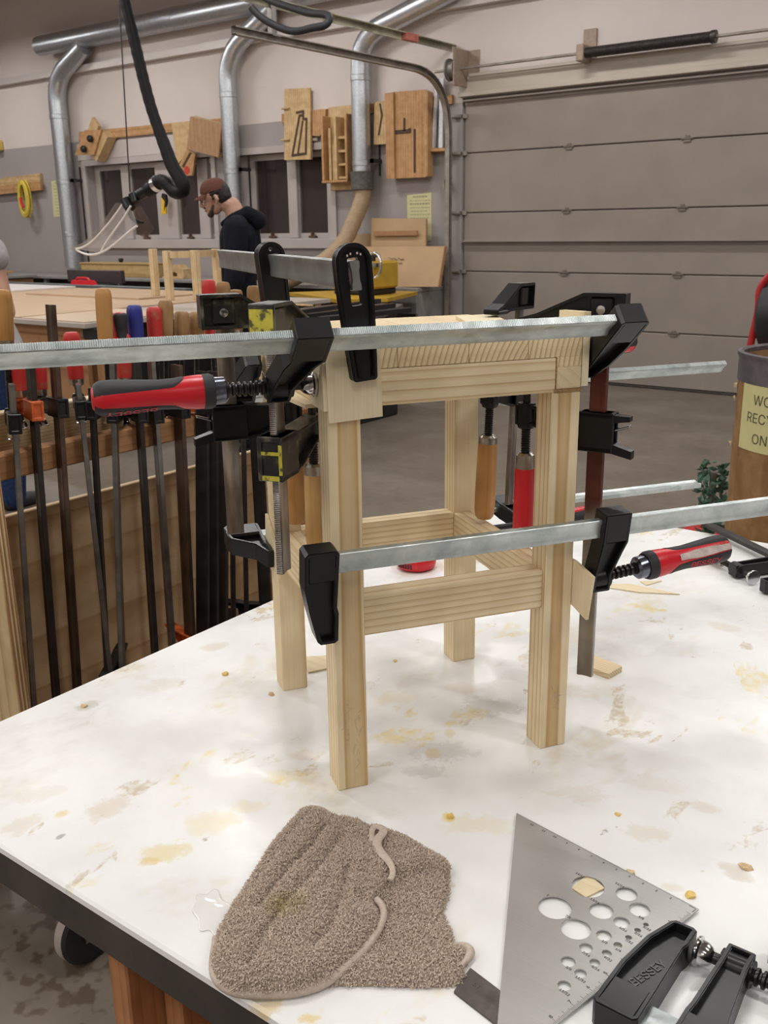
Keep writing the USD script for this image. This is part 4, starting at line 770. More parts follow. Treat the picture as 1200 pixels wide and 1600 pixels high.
part(tw, 'hem', hem([(735, 205), (733, 165), (752, 140), (778, 150), (758, 190), (768, 240), (800, 275), (818, 315), (806, 350)], .0055, .4, lambda u: TABLE_Z + .0265 - .003 * u, TABLE_Z + .024), M_hem, 60)
part(tw, 'hem', hem([(440, 88), (462, 66), (500, 62), (545, 78), (600, 104)], .0042, 1, lambda u: TABLE_Z + .016, TABLE_Z + .016), M_hem, 60)
part(tw, 'hem', hem([(1066, 622), (1110, 622), (1132, 640), (1122, 675), (1096, 705)], .0045, 1, lambda u: TABLE_Z + .0052, TABLE_Z + .005), M_hem, 60)

# ---------------------------------------------------------------- metal drafting square on the bench
ZQ = TABLE_Z + .0042
M_alu = mat('brushed_aluminium', {'t': ('texture_coordinate', {}), 'm': ('mapping', {'scale': (12, 900, 1), 'rotation': (0, 0, .35)}), 'n': ('noise_texture', {'scale': 1.0, 'detail': 4.0}), 'r': ('rgb_ramp', {'ramp': [(.3, (.40, .385, .375)), (.7, (.43, .415, .405))]}),
                                  'p': ('principled_bsdf', {'metallic': .55, 'roughness': .42})}, [('t.object', 'm.vector'), ('m.vector', 'n.vector'), ('n.fac', 'r.fac'), ('r.color', 'p.base_color')])
M_ink = plain('engraved_black', (.03, .03, .03), .6)
A_, B_ = onz(807, 1270, ZQ)[:2], onz(1092, 1420, ZQ)[:2]
L1, R1 = onz(777, 1600, ZQ)[:2], onz(870, 1600, ZQ)[:2]
da, db = L1 - A_, R1 - B_
k_ = np.linalg.solve(np.c_[da, -db], B_ - A_); C_ = A_ + da * k_[0]
tri_ = Polygon([A_, B_, C_])
holes = []
HS_ = [(560, 478, 90), (378, 592, 94), (493, 710, 84), (635, 610, 67), (773, 517, 59), (845, 604, 58), (746, 674, 45), (648, 746, 43), (550, 816, 38), (451, 890, 41), (519, 956, 34), (430, 1023, 38), (598, 896, 29), (664, 845, 27), (725, 800, 24), (785, 758, 18), (834, 718, 18), (880, 687, 15)]
hc = []
for x, y, r in HS_:
    c = onz(760 + x / 3.53, 1250 + y / 3.53, ZQ)[:2]; e = onz(760 + (x + r) / 3.53, 1250 + y / 3.53, ZQ)[:2]
    rr = float(np.linalg.norm(e - c)); hc.append((c, rr)); holes.append(Point(c).buffer(rr, 24))
sq = thing('drafting_square', 'grey aluminium triangular square with round template holes lying on the bench', 'square')
part(sq, 'plate', ext(tri_.difference(unary_union(holes)), .0016, ZQ - .0016), M_alu, False)
ticks = []
def rb(c, u, l, w, h=.00012):
    """thin printed mark centred on c along unit u"""
    v = np.array([-u[1], u[0]]); P = [c + u * a * l / 2 + v * b * w / 2 for a, b in ((-1, -1), (1, -1), (1, 1), (-1, 1))]
    return ext(Polygon(P), h, ZQ)
u2 = (C_ - B_) / np.linalg.norm(C_ - B_); n2 = np.array([-u2[1], u2[0]]); n2 = n2 if n2 @ (A_ - B_) > 0 else -n2
u1 = (A_ - B_) / np.linalg.norm(A_ - B_); n1 = np.array([-u1[1], u1[0]]); n1 = n1 if n1 @ (C_ - B_) > 0 else -n1
for k in range(8, 190):
    s = .0016 * k; l = .0058 if k % 8 == 0 else (.0042 if k % 4 == 0 else .0028)
    ticks.append(rb(B_ + u2 * s + n2 * (l / 2 + .0004), n2, l, .00028))
for k in range(4, 130):
    s = .0017 * k
    if s < np.linalg.norm(A_ - B_) - .02: ticks.append(rb(B_ + u1 * s + n1 * .0011, n1, .0018 if k % 5 else .0028, .00025))
def small_text(txt, c, u, h):
    m = meshkit.text_mesh(txt, h, .00012, bold=True); v = m.vertices.copy(); v[:, 0] -= v[:, 0].mean(); v[:, 1] -= h / 2
    w = np.array([-u[1], u[0]]); xy = c + v[:, :1] * u + v[:, 1:2] * w; m.vertices = np.c_[xy, ZQ + v[:, 2]]; return m
ur = np.array([math.cos(2.4), math.sin(2.4)])
ud = -u1
for k in range(1, 13): ticks.append(small_text(str(k), B_ + u1 * (.016 * k + .012) + n1 * .0058, ud, .0026))
for k in range(1, 9): ticks.append(small_text(str(k), B_ + u2 * (.0256 * k + .012) + n2 * .0086, -u2, .0034))
lab = ['15/16', '1', '7/8', '13/16', '11/16', '5/8', '9/16', '1/2', '7/16', '3/8', '11/32', '13/32', '5/16', '9/32', '1/4', '7/32', '3/16', '5/32']
for (c, r), txt, k in zip(hc, lab, range(18)):
    off = (np.array([-.72, .62]) * (r + .003)) if k < 5 else (np.array([.42, -.72]) * (r + .004))
    ticks.append(small_text(txt, c + off, ud, .0027))
ticks.append(rb(B_ + u1 * .006 + n1 * .0022, u1, .007, .0007)); ticks.append(rb(B_ + u2 * .006 + n2 * .0016, u2, .007, .0007))
part(sq, 'engraved_scale', cat_(*ticks), M_ink, False, kind='stuff')

gp_ = Polygon([tuple(onz(x, y, TABLE_Z)[:2]) for x, y in ((300, 1424), (308, 1408), (303, 1394), (322, 1400), (338, 1386), (346, 1406), (366, 1418), (352, 1434), (356, 1456), (340, 1468), (326, 1452), (312, 1460), (310, 1438))])
gm = cloth_sheet(gp_, lambda P, d: TABLE_Z + .0003 + np.minimum(d, .006) * .03 + .0011 * np.abs(nz(P, 190)) * np.minimum(d / .008, 1), .0014)[0]
solo('glue_smear', gm, mat('wet_glue', {'p': ('principled_bsdf', {'base_color': (.84, .825, .80), 'roughness': .16, 'coat_weight': .3})}, []), 'crinkled wet patch of clear glue on the bench left of the towel', 'glue', smooth=True)
# small flat pieces on the bench
st_ = [onz(x, y, TABLE_Z + .0024) for x, y in ((735, 1512), (709, 1549), (790, 1612), (818, 1575))]
M_mill = plain('dark_mill_steel', (.105, .09, .083), .5, .55, var=.3, scale=70, bump=.15, bscale=300)
sp = thing('steel_offcut', 'small dark steel plate stamped ST lying partly under the metal square', 'steel plate')
part(sp, 'plate', ext(Polygon([q[:2] for q in st_]).buffer(-.0006).buffer(.0006), .0022, TABLE_Z + .0002), M_mill, False)
ul = (st_[2] - st_[1])[:2]; ul /= np.linalg.norm(ul); c = (st_[0] * .55 + st_[1] * .45)[:2] + ul * .011
m = meshkit.text_mesh('ST', .0048, .0001); v = m.vertices; wv = np.array([-ul[1], ul[0]]); m.vertices = np.c_[c + v[:, :1] * ul + v[:, 1:2] * wv, TABLE_Z + .00235 + v[:, 2]]
part(sp, 'stamp', m, M_ink, False)
hz_ = [onz(760 + x / 3.53, 1250 + y / 3.53, TABLE_Z + .001) for x, y in ((470, 490), (548, 540), (650, 490), (560, 415))]
solo('wood_offcut', ext(Polygon([q[:2] for q in hz_]).buffer(.0004), .0022, TABLE_Z + .0002), ply(31, 'x'), 'thin pale wood offcut showing through the upper hole of the square', 'wood offcut', smooth=False)
def flat(name, px, h, m, label, c='wood offcut'):
    P = Polygon([tuple(onz(x, y, TABLE_Z + h)[:2]) for x, y in px])
    return solo(name, ext(P, h - .0002, TABLE_Z + .0002), m, label, c, smooth=False)
flat('wood_offcut', [(905, 1036), (922, 1021), (972, 1041), (951, 1053)], .009, pine('x', 44), 'small pine block lying at the foot of the rust red bar')
flat('wood_offcut', [(470, 1026), (512, 1024), (510, 1044), (482, 1050)], .003, ply(45, 'x'), 'thin plywood piece between the two left stool legs')
flat('wood_strip', [(925, 914), (985, 912), (1062, 928), (1000, 925)], .0025, ply(46, 'x'), 'thin pale wood strip behind the red-handled lower clamp', 'wood strip')
flat('wood_strip', [(1000, 908), (1034, 907), (1010, 914)], .002, ply(47, 'x'), 'sliver of wood beside the thin strip', 'wood strip')
rd = onz(641, 893, TABLE_Z)
t = thing('red_puck', 'round red plastic puck with slots, under the stool behind the lower bar', 'puck', (rd[0] - .005, rd[1] + .028, TABLE_Z))
part(t, 'body', lathe([(0, 0), (.030, 0), (.038, .004), (.0405, .012), (.0405, .022), (.036, .028), (.02, .031), (0, .031)], 'z', 36), M_redp, 40)
part(t, 'slots', cat_(*[bx(-.0014, .0014, -.0015, .0015, -.005, .005).apply_translation((.0402 * math.cos(a), .0402 * math.sin(a), .014)) for a in np.radians([250, 258, 266, 274, 282, 290])]), M_ink, False)
# ---------------------------------------------------------------- clamp rack left of the bench
RX = -1.65
rk = thing('clamp_rack', 'wheeled wooden clamp rack with a plywood panel left of the bench', 'clamp rack')
part(rk, 'front_beam', bx(RX - .055, RX - .018, .955, 1.93, 1.062, 1.112, .003), wood('beam_fir', (.52, .27, .13), (.34, .15, .06), 'y', .012, 24, blotch=.15, dist=2, contrast=.6))
part(rk, 'back_beam', bx(RX - .155, RX - .118, .955, 1.93, 1.085, 1.172, .003), pine('y', 51))
part(rk, 'plywood_panel', bx(-1.86, -1.842, .955, 1.95, .22, .936, .002), wood('rack_plywood', (.66, .47, .28), (.46, .28, .13), 'y', .055, 52, dist=14, contrast=.8, blotch=.18))
ep = part(rk, 'end_panel', bx(-2.05, -1.602, .930, .953, .20, 1.35, .0015), wood('end_plywood', (.66, .50, .29), (.46, .30, .14), 'z', .03, 53, dist=7, blotch=.18))
for k in range(5): part(ep, 'plywood_ply', bx(-1.6021, -1.6012, .9325 + k * .004, .9345 + k * .004, .20, 1.35), fir('z', 6) if k % 2 == 0 else pine('z', 54))
part(rk, 'far_end_panel', bx(-2.05, -1.602, 1.952, 1.972, .20, .62, .0015), wood('end_plywood', (.66, .50, .29), (.46, .30, .14), 'z', .03, 53))
part(rk, 'base_board', bx(-2.05, -1.56, .93, 1.98, .165, .198, .003), wood('rack_plywood', (.66, .47, .28), (.46, .28, .13), 'y', .055, 52, dist=14, contrast=.8, blotch=.18))
for y in (.954, 1.90): part(rk, 'post', bx(-1.764, -1.71, y, y + .045, .198, 1.06 if y < 1 else 1.084, .003), fir('z', 12))
M_rub = plain('dark_wheel_rubber', (.022, .022, .026), .5, var=.2, scale=40)
M_whub = plain('wheel_disc', (.020, .024, .034), .45, var=.2, scale=40)
for x, y in ((-1.575, 1.0), (-1.575, 1.92), (-2.0, 1.0), (-2.0, 1.92)):
    c = part(rk, 'caster', cat_(bx(x - .04, x + .04, y - .04, y + .04, .158, .1645, .002), bx(x - .028, x - .024, y - .022, y + .022, .06, .158), bx(x + .024, x + .028, y - .022, y + .022, .06, .158)), M_ferr, False)
    part(c, 'wheel', lathe([(0, -.0215), (.050, -.0215), (.054, -.019), (.0675, -.019), (.073, -.014), (.073, .014), (.0675, .019), (.054, .019), (.050, .0215), (0, .0215)], 'x', 40, (x, y, .073)), M_rub)
    part(c, 'tyre_tread', lathe([(.0732, -.012), (.0752, -.009), (.0752, .009), (.0732, .012)], 'x', 40, (x, y, .0755)), plain('pale_tyre', (.35, .30, .27), .6))
    part(c, 'axle_bolt', lathe([(0, -.035), (.009, -.035), (.011, -.03), (.011, .03), (.009, .035), (0, .035)], 'x', 12, (x, y, .073)), M_ferr)
# the clamps hanging on it: (bar top px, bar bottom px, bar material, arm px height, handle px x, top, bottom, handle kind, material, arm material, bar width, label)
RC = [
 ((18, 600), (54, 1110), M_greybar, 660, 6, 452, 532, hwood(11), M_black, .022, 'grey clamp nearest the left edge with a long wooden handle'),
 ((45, 545), (88, 1091), M_darkbar, 640, 27, 537, 610, M_redpaint, M_orange, .022, 'orange clamp with a bright red handle near the left edge'),
 ((79, 476), (121, 1076), M_brownbar, 636, 59, 536, 608, M_redpaint, M_black, .020, 'clamp with a bare dark bar end standing high above its worn red handle'),
 ((122, 600), (172, 1050), M_greybar, 638, 115, 518, 592, M_redpaint, M_black, .022, 'leaning clamp with a red handle bearing a small white label'),
 ((143, 606), (163, 960), M_darkbar, 640, 163, 450, 533, hwood(12), M_blackdull, .013, 'slim clamp with the tallest orange wooden handle on the rack'),
 ((176, 556), (191, 1046), M_greybar, 645, 193, 521, 590, M_redpaint, M_black, .020, 'light grey clamp with a short red handle faded to wood at the top'),
 ((210, 532), (242, 1020), M_darkbar, 645, 188, 488, 545, 'soft', M_black, .020, 'black clamp with a red and black rubber handle on the rack'),
 ((236, 560), (269, 1009), M_greybar, 648, 212, 476, 550, M_blue, M_black, .020, 'clamp with the blue handle on the rack'),
 ((276, 570), (298, 1012), M_brownbar, 648, 242, 479, 548, M_redpaint, M_black, .026, 'wide dark bar clamp with a red handle worn to wood near its base'),
 ((316, 580), (317, 992), M_darkbar, 648, 259, 469, 545, M_oldwood, M_orange, .022, 'black bar clamp with a grubby wooden handle right of the worn red one'),
 ((333, 580), (334, 990), M_darkbar, 648, 284, 486, 546, M_oldwood, M_orange, .018, 'black bar clamp with the stubby wooden handle, second of three'),
 ((349, 580), (349, 985), M_darkbar, 650, 307, 487, 546, M_oldwood, M_orange, .018, 'black bar clamp with a stubby wooden handle, third of three'),
 ((360, 600), (364, 900), M_darkbar, 655, 349, 440, 510, M_oldwood, M_black, .016, 'clamp with a grubby wooden handle just left of the slotted bar end'),
 ((379, 600), (384, 890), M_darkbar, 655, 369, 452, 515, M_oldwood, M_black, .016, 'clamp with a low wooden handle showing above the bolted jaw'),
 ((427, 600), (433, 800), M_darkbar, 655, 397, 446, 515, M_oldwood, M_black, .016, 'clamp with a rounded wooden handle end by the slim rear jaw'),
 ((396, 600), (411, 870), M_darkbar, 655, 328, 436, 524, M_redpaint, M_blackdull, .022, 'clamp with the big worn red handle beside the bolted jaw'),
]
def rack_clamp(k, top, bot, bm, ay, hx, h0, h1, hm, am, bw, label, X=RX, HX=-.088, short=False):
    short = 'wide dark bar' in label
    a, b_ = onx(*top, X), onx(*bot, X)
    bdir = (a - b_) / np.linalg.norm(a - b_)
    arm = b_ + bdir * ((onx(top[0] + (bot[0] - top[0]) * (ay - top[1]) / (bot[1] - top[1]), ay, X)[2] - b_[2]) / bdir[2])
    arm = arm + bdir * max(0, (1.138 - arm[2]) / bdir[2])
    hp = onx(hx, (h0 + h1) / 2, X + HX)
    j = hp - arm; j = j - bdir * (j @ bdir); T = float(np.linalg.norm(j))
    zt, zb = float((onx(hx, h0, X + HX) - arm) @ bdir), float((onx(hx, h1, X + HX) - arm) @ bdir)
    lo = float((b_ - arm) @ bdir) - (.0 if short else .16)
    hi = max(.015, float((a - arm) @ bdir))
    # origin at the arm; the fixed jaw sits at the lower end of the bar
    clamp('bar_clamp', label, frame(arm, bdir, j), bar=(lo, hi), bw=bw * 1.45, bt=.0105, barmat=bm, T=T, fixed='long', fx=lo + .035, head=.035, slide='box', sx=0.0, skew=-.004, pad=-.05, ferr=(zb - .016, zb),
          hend=zt, hkind='soft' if hm == 'soft' else 'wood', hmat=None if hm == 'soft' else hm, hR=.0175, jaw=am, arm=am, ft=.024, sl=.038, scr=.006, tip=.010, fjaw=M_orange if short else None)
for k, q in enumerate(RC): rack_clamp(k, *q)
# ---------------------------------------------------------------- far wall: ducts, tracks, jigs
def P3(px, py, y): return ony(px, py, y)
def wall_poly(pts, y): return Polygon([(float(ony(a, b, y)[0]), float(ony(a, b, y)[2])) for a, b in pts])
def wboard(pts, y, th): return ext(wall_poly(pts, y), th, y, 'y')
def arc(p, q, r, n=8): pass
def bend(pts, rad, n=7):
    """round the corners of a polyline"""
    P = [np.asarray(p, float) for p in pts]; out = [P[0]]
    for a, b, c in zip(P[:-2], P[1:-1], P[2:]):
        u = (a - b) / np.linalg.norm(a - b); v = (c - b) / np.linalg.norm(c - b); r = min(rad, np.linalg.norm(a - b) * .49, np.linalg.norm(c - b) * .49)
        s, e = b + u * r, b + v * r
        for t in np.linspace(0, 1, n): out.append((1 - t) ** 2 * s + 2 * t * (1 - t) * b + t * t * e)
    return out + [P[-1]]
M_flex = plain('tan_flex_hose', (.36, .25, .15), .6, var=.1, scale=30)
dct = thing('dust_duct', 'galvanised dust collection main along the far wall with three drop pipes', 'duct')
DY = 8.72
part(dct, 'main_duct', lathe([(0, -12.32), (.11, -12.32), (.125, -12.30), (.125, -9.6), (.129, -9.6), (.129, -9.54), (.125, -9.54), (.125, -3.0), (0, -3.0)], 'x', 28, (0, DY, 3.965)), M_galv)
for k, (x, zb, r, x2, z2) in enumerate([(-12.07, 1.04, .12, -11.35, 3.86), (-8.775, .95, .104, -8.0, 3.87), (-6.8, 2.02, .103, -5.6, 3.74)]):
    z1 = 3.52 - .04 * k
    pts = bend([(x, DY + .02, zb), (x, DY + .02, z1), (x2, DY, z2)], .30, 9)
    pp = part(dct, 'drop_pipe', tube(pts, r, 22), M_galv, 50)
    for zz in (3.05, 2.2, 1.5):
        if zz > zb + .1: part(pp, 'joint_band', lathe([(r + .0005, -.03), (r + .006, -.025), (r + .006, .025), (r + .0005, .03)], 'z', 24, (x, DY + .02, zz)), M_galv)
    part(pp, 'wall_strap', cat_(bx(x + r * .9, x + r + .05, DY + .0, DY + .03, 2.2, 2.24), bx(x + r + .02, x + r + .05, DY + .0, WY - .002, 2.2, 2.24), bx(x + r + .02, x + r + .035, WY - .02, WY - .002, max(zb, 1.0) + .05, 2.4)), M_darkiron, False)  # pipe clip, plus a slim dark strip added for a shadow-like line
fx_ = spline([(-6.8, DY + .02, 2.03), (-6.79, DY + .01, 1.86), tuple(P3(553, 345, 8.62)), tuple(P3(537, 378, 8.5)), tuple(P3(514, 402, 8.35)), tuple(P3(478, 425, 8.2)), (-7.78, 8.12, .72), (-7.82, 8.1, .40)], 60)
rr = .088 + .004 * np.sin(np.arange(60) * 2.1)
fh = part(dct, 'flexible_hose', tube(fx_, rr, 20), M_flex, 60, label='tan flexible hose')
part(fh, 'hose_clamp', lathe([(.09, -.10), (.122, -.10), (.128, .06), (.135, .085), (.105, .085)], 'z', 24, (-6.8, DY + .02, 2.03)), plain('dark_tape', (.10, .095, .09), .6, var=.3, scale=40))

# door tracks and torsion shaft
M_track = plain('track_steel', (.30, .265, .23), .5, .35, var=.25, scale=12)
M_gang = mat('green_painted_angle', {'g': ('geometry', {}), 'n': ('noise_texture', {'scale': 6.0, 'detail': 4.0}), 'r': ('rgb_ramp', {'ramp': [(.4, (.22, .215, .14)), (.6, (.40, .37, .28))]}), 'p': ('principled_bsdf', {'roughness': .55})}, [('g.position', 'n.vector'), ('n.fac', 'r.fac'), ('r.color', 'p.base_color')])
TX = -5.72
tk = thing('door_track', 'steel overhead door track bending from the wall into the room with its hangers', 'door track')
path = bend([(TX, 8.80, 0.0), (TX, 8.80, 2.985), (TX, 5.79, 2.985)], .62, 14)
def csweep(path, w, d, t):
    """C-section swept along a path lying in a plane of constant x: outward side rails"""
    Q = np.array(path); T = np.gradient(Q, axis=0); T /= np.linalg.norm(T, axis=1, keepdims=True); N = np.cross(T, [1.0, 0, 0])
    sec = [(-d / 2, -w / 2), (d / 2, -w / 2), (d / 2, -w / 2 + t), (-d / 2 + t, -w / 2 + t), (-d / 2 + t, w / 2 - t), (d / 2, w / 2 - t), (d / 2, w / 2), (-d / 2, w / 2)]
    V = np.vstack([q + np.array([[a, 0, 0] for a, b in sec]) + np.array([b * n for a, b in sec]) for q, n in zip(Q, N)]); F = []; k = len(sec)
    for i in range(len(Q) - 1):
        for j in range(k):
            a, b = i * k + j, i * k + (j + 1) % k; F += [(a, b, b + k), (a, b + k, a + k)]
    return trimesh.Trimesh(V, F, process=False)
part(tk, 'track', csweep(path, .062, .05, .008), M_track, 40)
part(tk, 'upper_rail', cat_(bx(TX - .03, TX + .03, 5.3, WY - .01, 3.262, 3.27), bx(TX - .03, TX - .022, 5.3, WY - .01, 3.21, 3.262)), M_gang, False)
part(tk, 'red_patch', bx(TX - .0315, TX + .0315, 8.02, 8.22, 3.208, 3.2725), plain('faded_red_paint', (.42, .13, .10), .6, var=.2, scale=20), False, label='faded red painted patch')
part(tk, 'hanger_post', cat_(bx(TX - .045, TX + .0, 6.22, 6.28, 3.015, CEIL - .001), bx(TX - .045, TX + .03, 6.20, 6.30, 3.0, 3.012)), M_steel, False)
for z in (.5, 1.2, 1.9): part(tk, 'wall_bracket', bx(TX - .045, TX - .028, 8.76, WY - .001, z, z + .09, .002), M_track)
ts = thing('torsion_shaft', 'door torsion shaft with a dark spring tube and brackets over the roll-up door', 'door spring')
SZ_, SY_ = 3.02, 8.74
part(ts, 'shaft', lathe([(0, -5.85), (.0135, -5.85), (.0135, DX1 + .2), (0, DX1 + .2)], 'x', 12, (0, SY_, SZ_)), M_track)
xa, xb = float(P3(912, 90, SY_)[0]), float(P3(1113, 65, SY_)[0])
prof = [(0, xa)]
for k in range(90): a = xa + (xb - xa) * k / 90; s_ = (xb - xa) / 90; prof += [(.040, a), (.046, a + s_ * .5)]
part(ts, 'spring', lathe(prof + [(.052, xb - .01), (.052, xb + .03), (0, xb + .03)], 'x', 18, (0, SY_, SZ_)), M_darkiron)
part(ts, 'center_bracket', cat_(bx(xa - .075, xa + .055, WY - .03, WY - .001, 2.90, 3.24, .004), bx(xa - .05, xa + .02, SY_ - .06, WY - .03, 2.95, 3.09, .006)), plain('brown_bracket', (.33, .25, .19), .55, .2))
part(ts, 'cable_drum', cat_(lathe([(0, -.05), (.105, -.05), (.105, -.035), (.08, -.03), (.08, .03), (.105, .035), (.105, .05), (0, .05)], 'x', 28, (-5.63, SY_, SZ_))), plain('grey_drum', (.24, .215, .20), .5, .5))
part(ts, 'end_bracket', cat_(bx(-5.56, -5.545, SY_ - .12, WY - .001, 2.86, 3.2, .003), bx(-5.56, -5.42, WY - .012, WY - .001, 2.86, 3.2, .003)), plain('brown_bracket', (.33, .25, .19), .55, .2))
lp = [(393, 12), (412, 30), (432, 41), (462, 49), (492, 43), (512, 36), (515, 29), (502, 22), (482, 20), (452, 11), (428, 3), (408, -8)]
solo('black_hose_loop', tube(spline([P3(a, b, 5.2 + .02 * i) for i, (a, b) in enumerate(lp)], 70), .024, 14), M_grip, 'thick black rubber hose looped over the overhead door track at the top', 'hose', smooth=60)

# overhead saw guard on its hose
GY = 5.2
M_hose = plain('black_hose_rubber', (.006, .0055, .006), .55, spec=.22, var=.2, scale=20)
gd = thing('saw_guard_hose', 'black dust hose hanging from the ceiling to a clear plastic saw guard', 'dust hose')
h0 = P3(195, 0, GY)
q = [(h0[0] - .08, GY, CEIL), (h0[0] - .06, GY, 4.0), tuple(h0), tuple(P3(209, 60, GY)), tuple(P3(222, 115, GY)), tuple(P3(240, 180, GY)), tuple(P3(260, 235, GY)), tuple(P3(273, 266, GY)), tuple(P3(285, 286, GY)), tuple(P3(287, 296, GY)), tuple(P3(279, 301, GY)), tuple(P3(268, 295, GY)), tuple(P3(260, 286, GY)), tuple(P3(252, 283, GY)), tuple(P3(243, 289, GY)), tuple(P3(232, 297, GY))]
s_ = spline(q, 130); u = np.linspace(0, 1, 130)
part(gd, 'hose', tube(s_, .042 + .010 * np.clip((u - .72) / .1, 0, 1) + .0016 * np.sin(np.arange(130) * 2.0), 18), M_hose, 60)
part(gd, 'hose_clamp', tube([P3(247, 285.5, GY), P3(242, 289, GY)], .058, 20), M_chrome, label='bright hose clamp')
arm_ = [P3(240, 291, GY), P3(228, 299, GY), P3(215, 306, GY), P3(200, 319, GY)]
part(gd, 'connector', cat_(tube(arm_, [.047, .043, .040, .045], 16), tube([P3(224, 293, GY - .02), P3(229, 302, GY - .02)], .02, 10), tube([P3(207, 303, GY - .03), P3(212, 316, GY - .03)], .035, 10), tube([P3(196, 313, GY - .04), P3(204, 326, GY - .04)], .045, 12)), M_black, 50)
part(gd, 'pivot_arm', tube(spline([P3(203, 325, GY), P3(203, 333, GY), P3(208, 342, GY), P3(216, 347, GY), P3(224, 348, GY)], 20), [.018] * 15 + [.016, .014, .012, .010, .008], 10), M_black, 50)
M_clear = mat('clear_guard_plastic', {'tr': ('transparent_bsdf', {'color': (.93, .92, .92)}), 'd': ('principled_bsdf', {'base_color': (.62, .58, .56), 'roughness': .15}), 'x': ('mix_closure', {'fac': .20})}, [('tr.BSDF', 'x.closure1'), ('d.BSDF', 'x.closure2')], surface='x.closure')
M_clearedge = plain('pale_plastic_edge', (.74, .70, .68), .3, var=.05)
M_smoke = mat('smoky_plastic', {'tr': ('transparent_bsdf', {'color': (.75, .68, .64)}), 'd': ('principled_bsdf', {'base_color': (.25, .19, .165), 'roughness': .3}), 'x': ('mix_closure', {'fac': .35})}, [('tr.BSDF', 'x.closure1'), ('d.BSDF', 'x.closure2')], surface='x.closure')
gp = [(193, 317), (180, 336), (164, 356), (143, 378), (119, 389), (157, 395), (177, 383), (196, 367), (214, 353), (208, 332)]
for y in (GY - .075, GY + .07):
    g_ = part(gd, 'clear_side', wboard(gp, y, .005), M_clear, False)
    for sub in ([(193, 317), (180, 336), (164, 356), (143, 378), (119, 389)], [(119, 390), (157, 395), (177, 383), (196, 367), (214, 353)], [(204, 322), (188, 348), (168, 376), (157, 395)]):
        part(g_, 'edge', tube(spline([P3(a, b, y + .0025) for a, b in sub], 24), .009, 8), M_clearedge, 50)
top = [P3(a, b, GY) for a, b in gp[:5]]
V = []; 
for t_ in top: V += [t_ + [0, -.075, 0], t_ + [0, .075, 0], t_ + [0, .075, -.004], t_ + [0, -.075, -.004]]
F = []
for i in range(4):
    for j in range(4):
        a, b = i * 4 + j, i * 4 + (j + 1) % 4; F += [(a, b, b + 4), (a, b + 4, a + 4)]
part(gd, 'clear_top', trimesh.Trimesh(V, F, process=False), M_clear, False)
part(gd, 'smoky_plate', wboard([(206, 326), (219, 322), (240, 357), (228, 372), (214, 366)], GY + .11, .006), M_smoke, False, label='smoky brown rear plate')
solo('support_wire', tube([P3(186, 0, GY + .1) + [-.16, 0, 1.58], P3(186, 0, GY + .1), P3(203, 300, GY + .1)], 0.0055, 8), M_darkiron, 'thin straight grey support wire hanging beside the black dust hose', 'wire')

# jigs hanging on the wall
JL, JD = (.56, .325, .155), (.40, .21, .09)
YL, YD = (.66, .47, .255), (.50, .33, .155)
def jw(n, yellow=True, ax='z'): return wood(f'jig_wood_{n}_{ax}', YL if yellow else JL, YD if yellow else JD, ax, .02, 80 + n, blotch=.2)
M_slot = plain('dark_slot', (.07, .04, .025), .8)
def zof(px, py): return float(P3(px, py, WY - .02)[2])
def xof(px, py): return float(P3(px, py, WY - .02)[0])
solo('jig_rail', wboard([(123, 206), (352, 184), (352, 198), (123, 221)], WY - .035, .034), jw(1, False, 'x'), 'orange wood hanging rail over the left window', 'rail', smooth=False)
solo('jig_rail', wboard([(440, 178), (706, 148), (706, 162), (440, 192)], WY - .035, .034), jw(2, False, 'x'), 'orange wood hanging rail over the right window and beside the door', 'rail', smooth=False)
t = thing('corner_jig', 'tilted wooden corner jig with two dark knobs at the left rail end', 'jig')
part(t, 'face_board', wboard([(132, 203), (158, 203), (147, 242), (117, 242)], WY - .22, .03), jw(3, False), False)
part(t, 'back_board', wboard([(144, 183), (153, 197), (150, 212), (134, 210)], WY - .13, .05), jw(4), False)
part(t, 'side_board', wboard([(157, 203), (168, 214), (151, 252), (142, 243)], WY - .19, .15), jw(5), False)
for a, b in ((144, 217), (134, 233)): part(t, 'knob', lathe([(0, -.07), (.03, -.07), (.045, -.05), (.045, -.02), (.02, 0), (0, 0)], 'y', 14, P3(a, b, WY - .221)), M_blackdull)
t = thing('bracket_jig', 'yellow wooden bracket jig with a red dot under the rail', 'jig')
part(t, 'board', wboard([(268, 192), (297, 190), (294, 236), (277, 258), (272, 225)], WY - .07, .034), jw(6), False)
part(t, 'arm', wboard([(292, 233), (305, 240), (300, 274), (287, 275), (280, 258)], WY - .10, .03), jw(7, False), False)
part(t, 'slot', wboard([(296, 238), (299, 239), (287, 262), (284, 260)], WY - .104, .004), M_slot, False)
part(t, 'red_dot', lathe([(0, -.004), (.05, -.004), (.05, 0), (0, 0)], 'y', 20, P3(292, 266, WY - .1005)), plain('red_dot_paint', (.50, .045, .03), .6))
t = thing('box_jig', 'square brown board box hanging tilted from the rail beside the pipe', 'jig')
bq = [P3(a, b, WY - .21) for a, b in ((297, 182), (346, 195), (341, 246), (292, 233))]
bk = [p + np.array([-.05, .11, .02]) for p in bq]
part(t, 'front_board', hullm(bq + [p + [0, .025, 0] for p in bq]), wood('brown_board', (.42, .25, .135), (.36, .2, .1), 'z', .05, 88), False)
part(t, 'top_board', hullm([bq[0], bq[1], bk[0], bk[1], bq[0] - [0, 0, .03], bq[1] - [0, 0, .03], bk[0] - [0, 0, .03], bk[1] - [0, 0, .03]]).apply_translation((0, .026, 0)), jw(8), False)
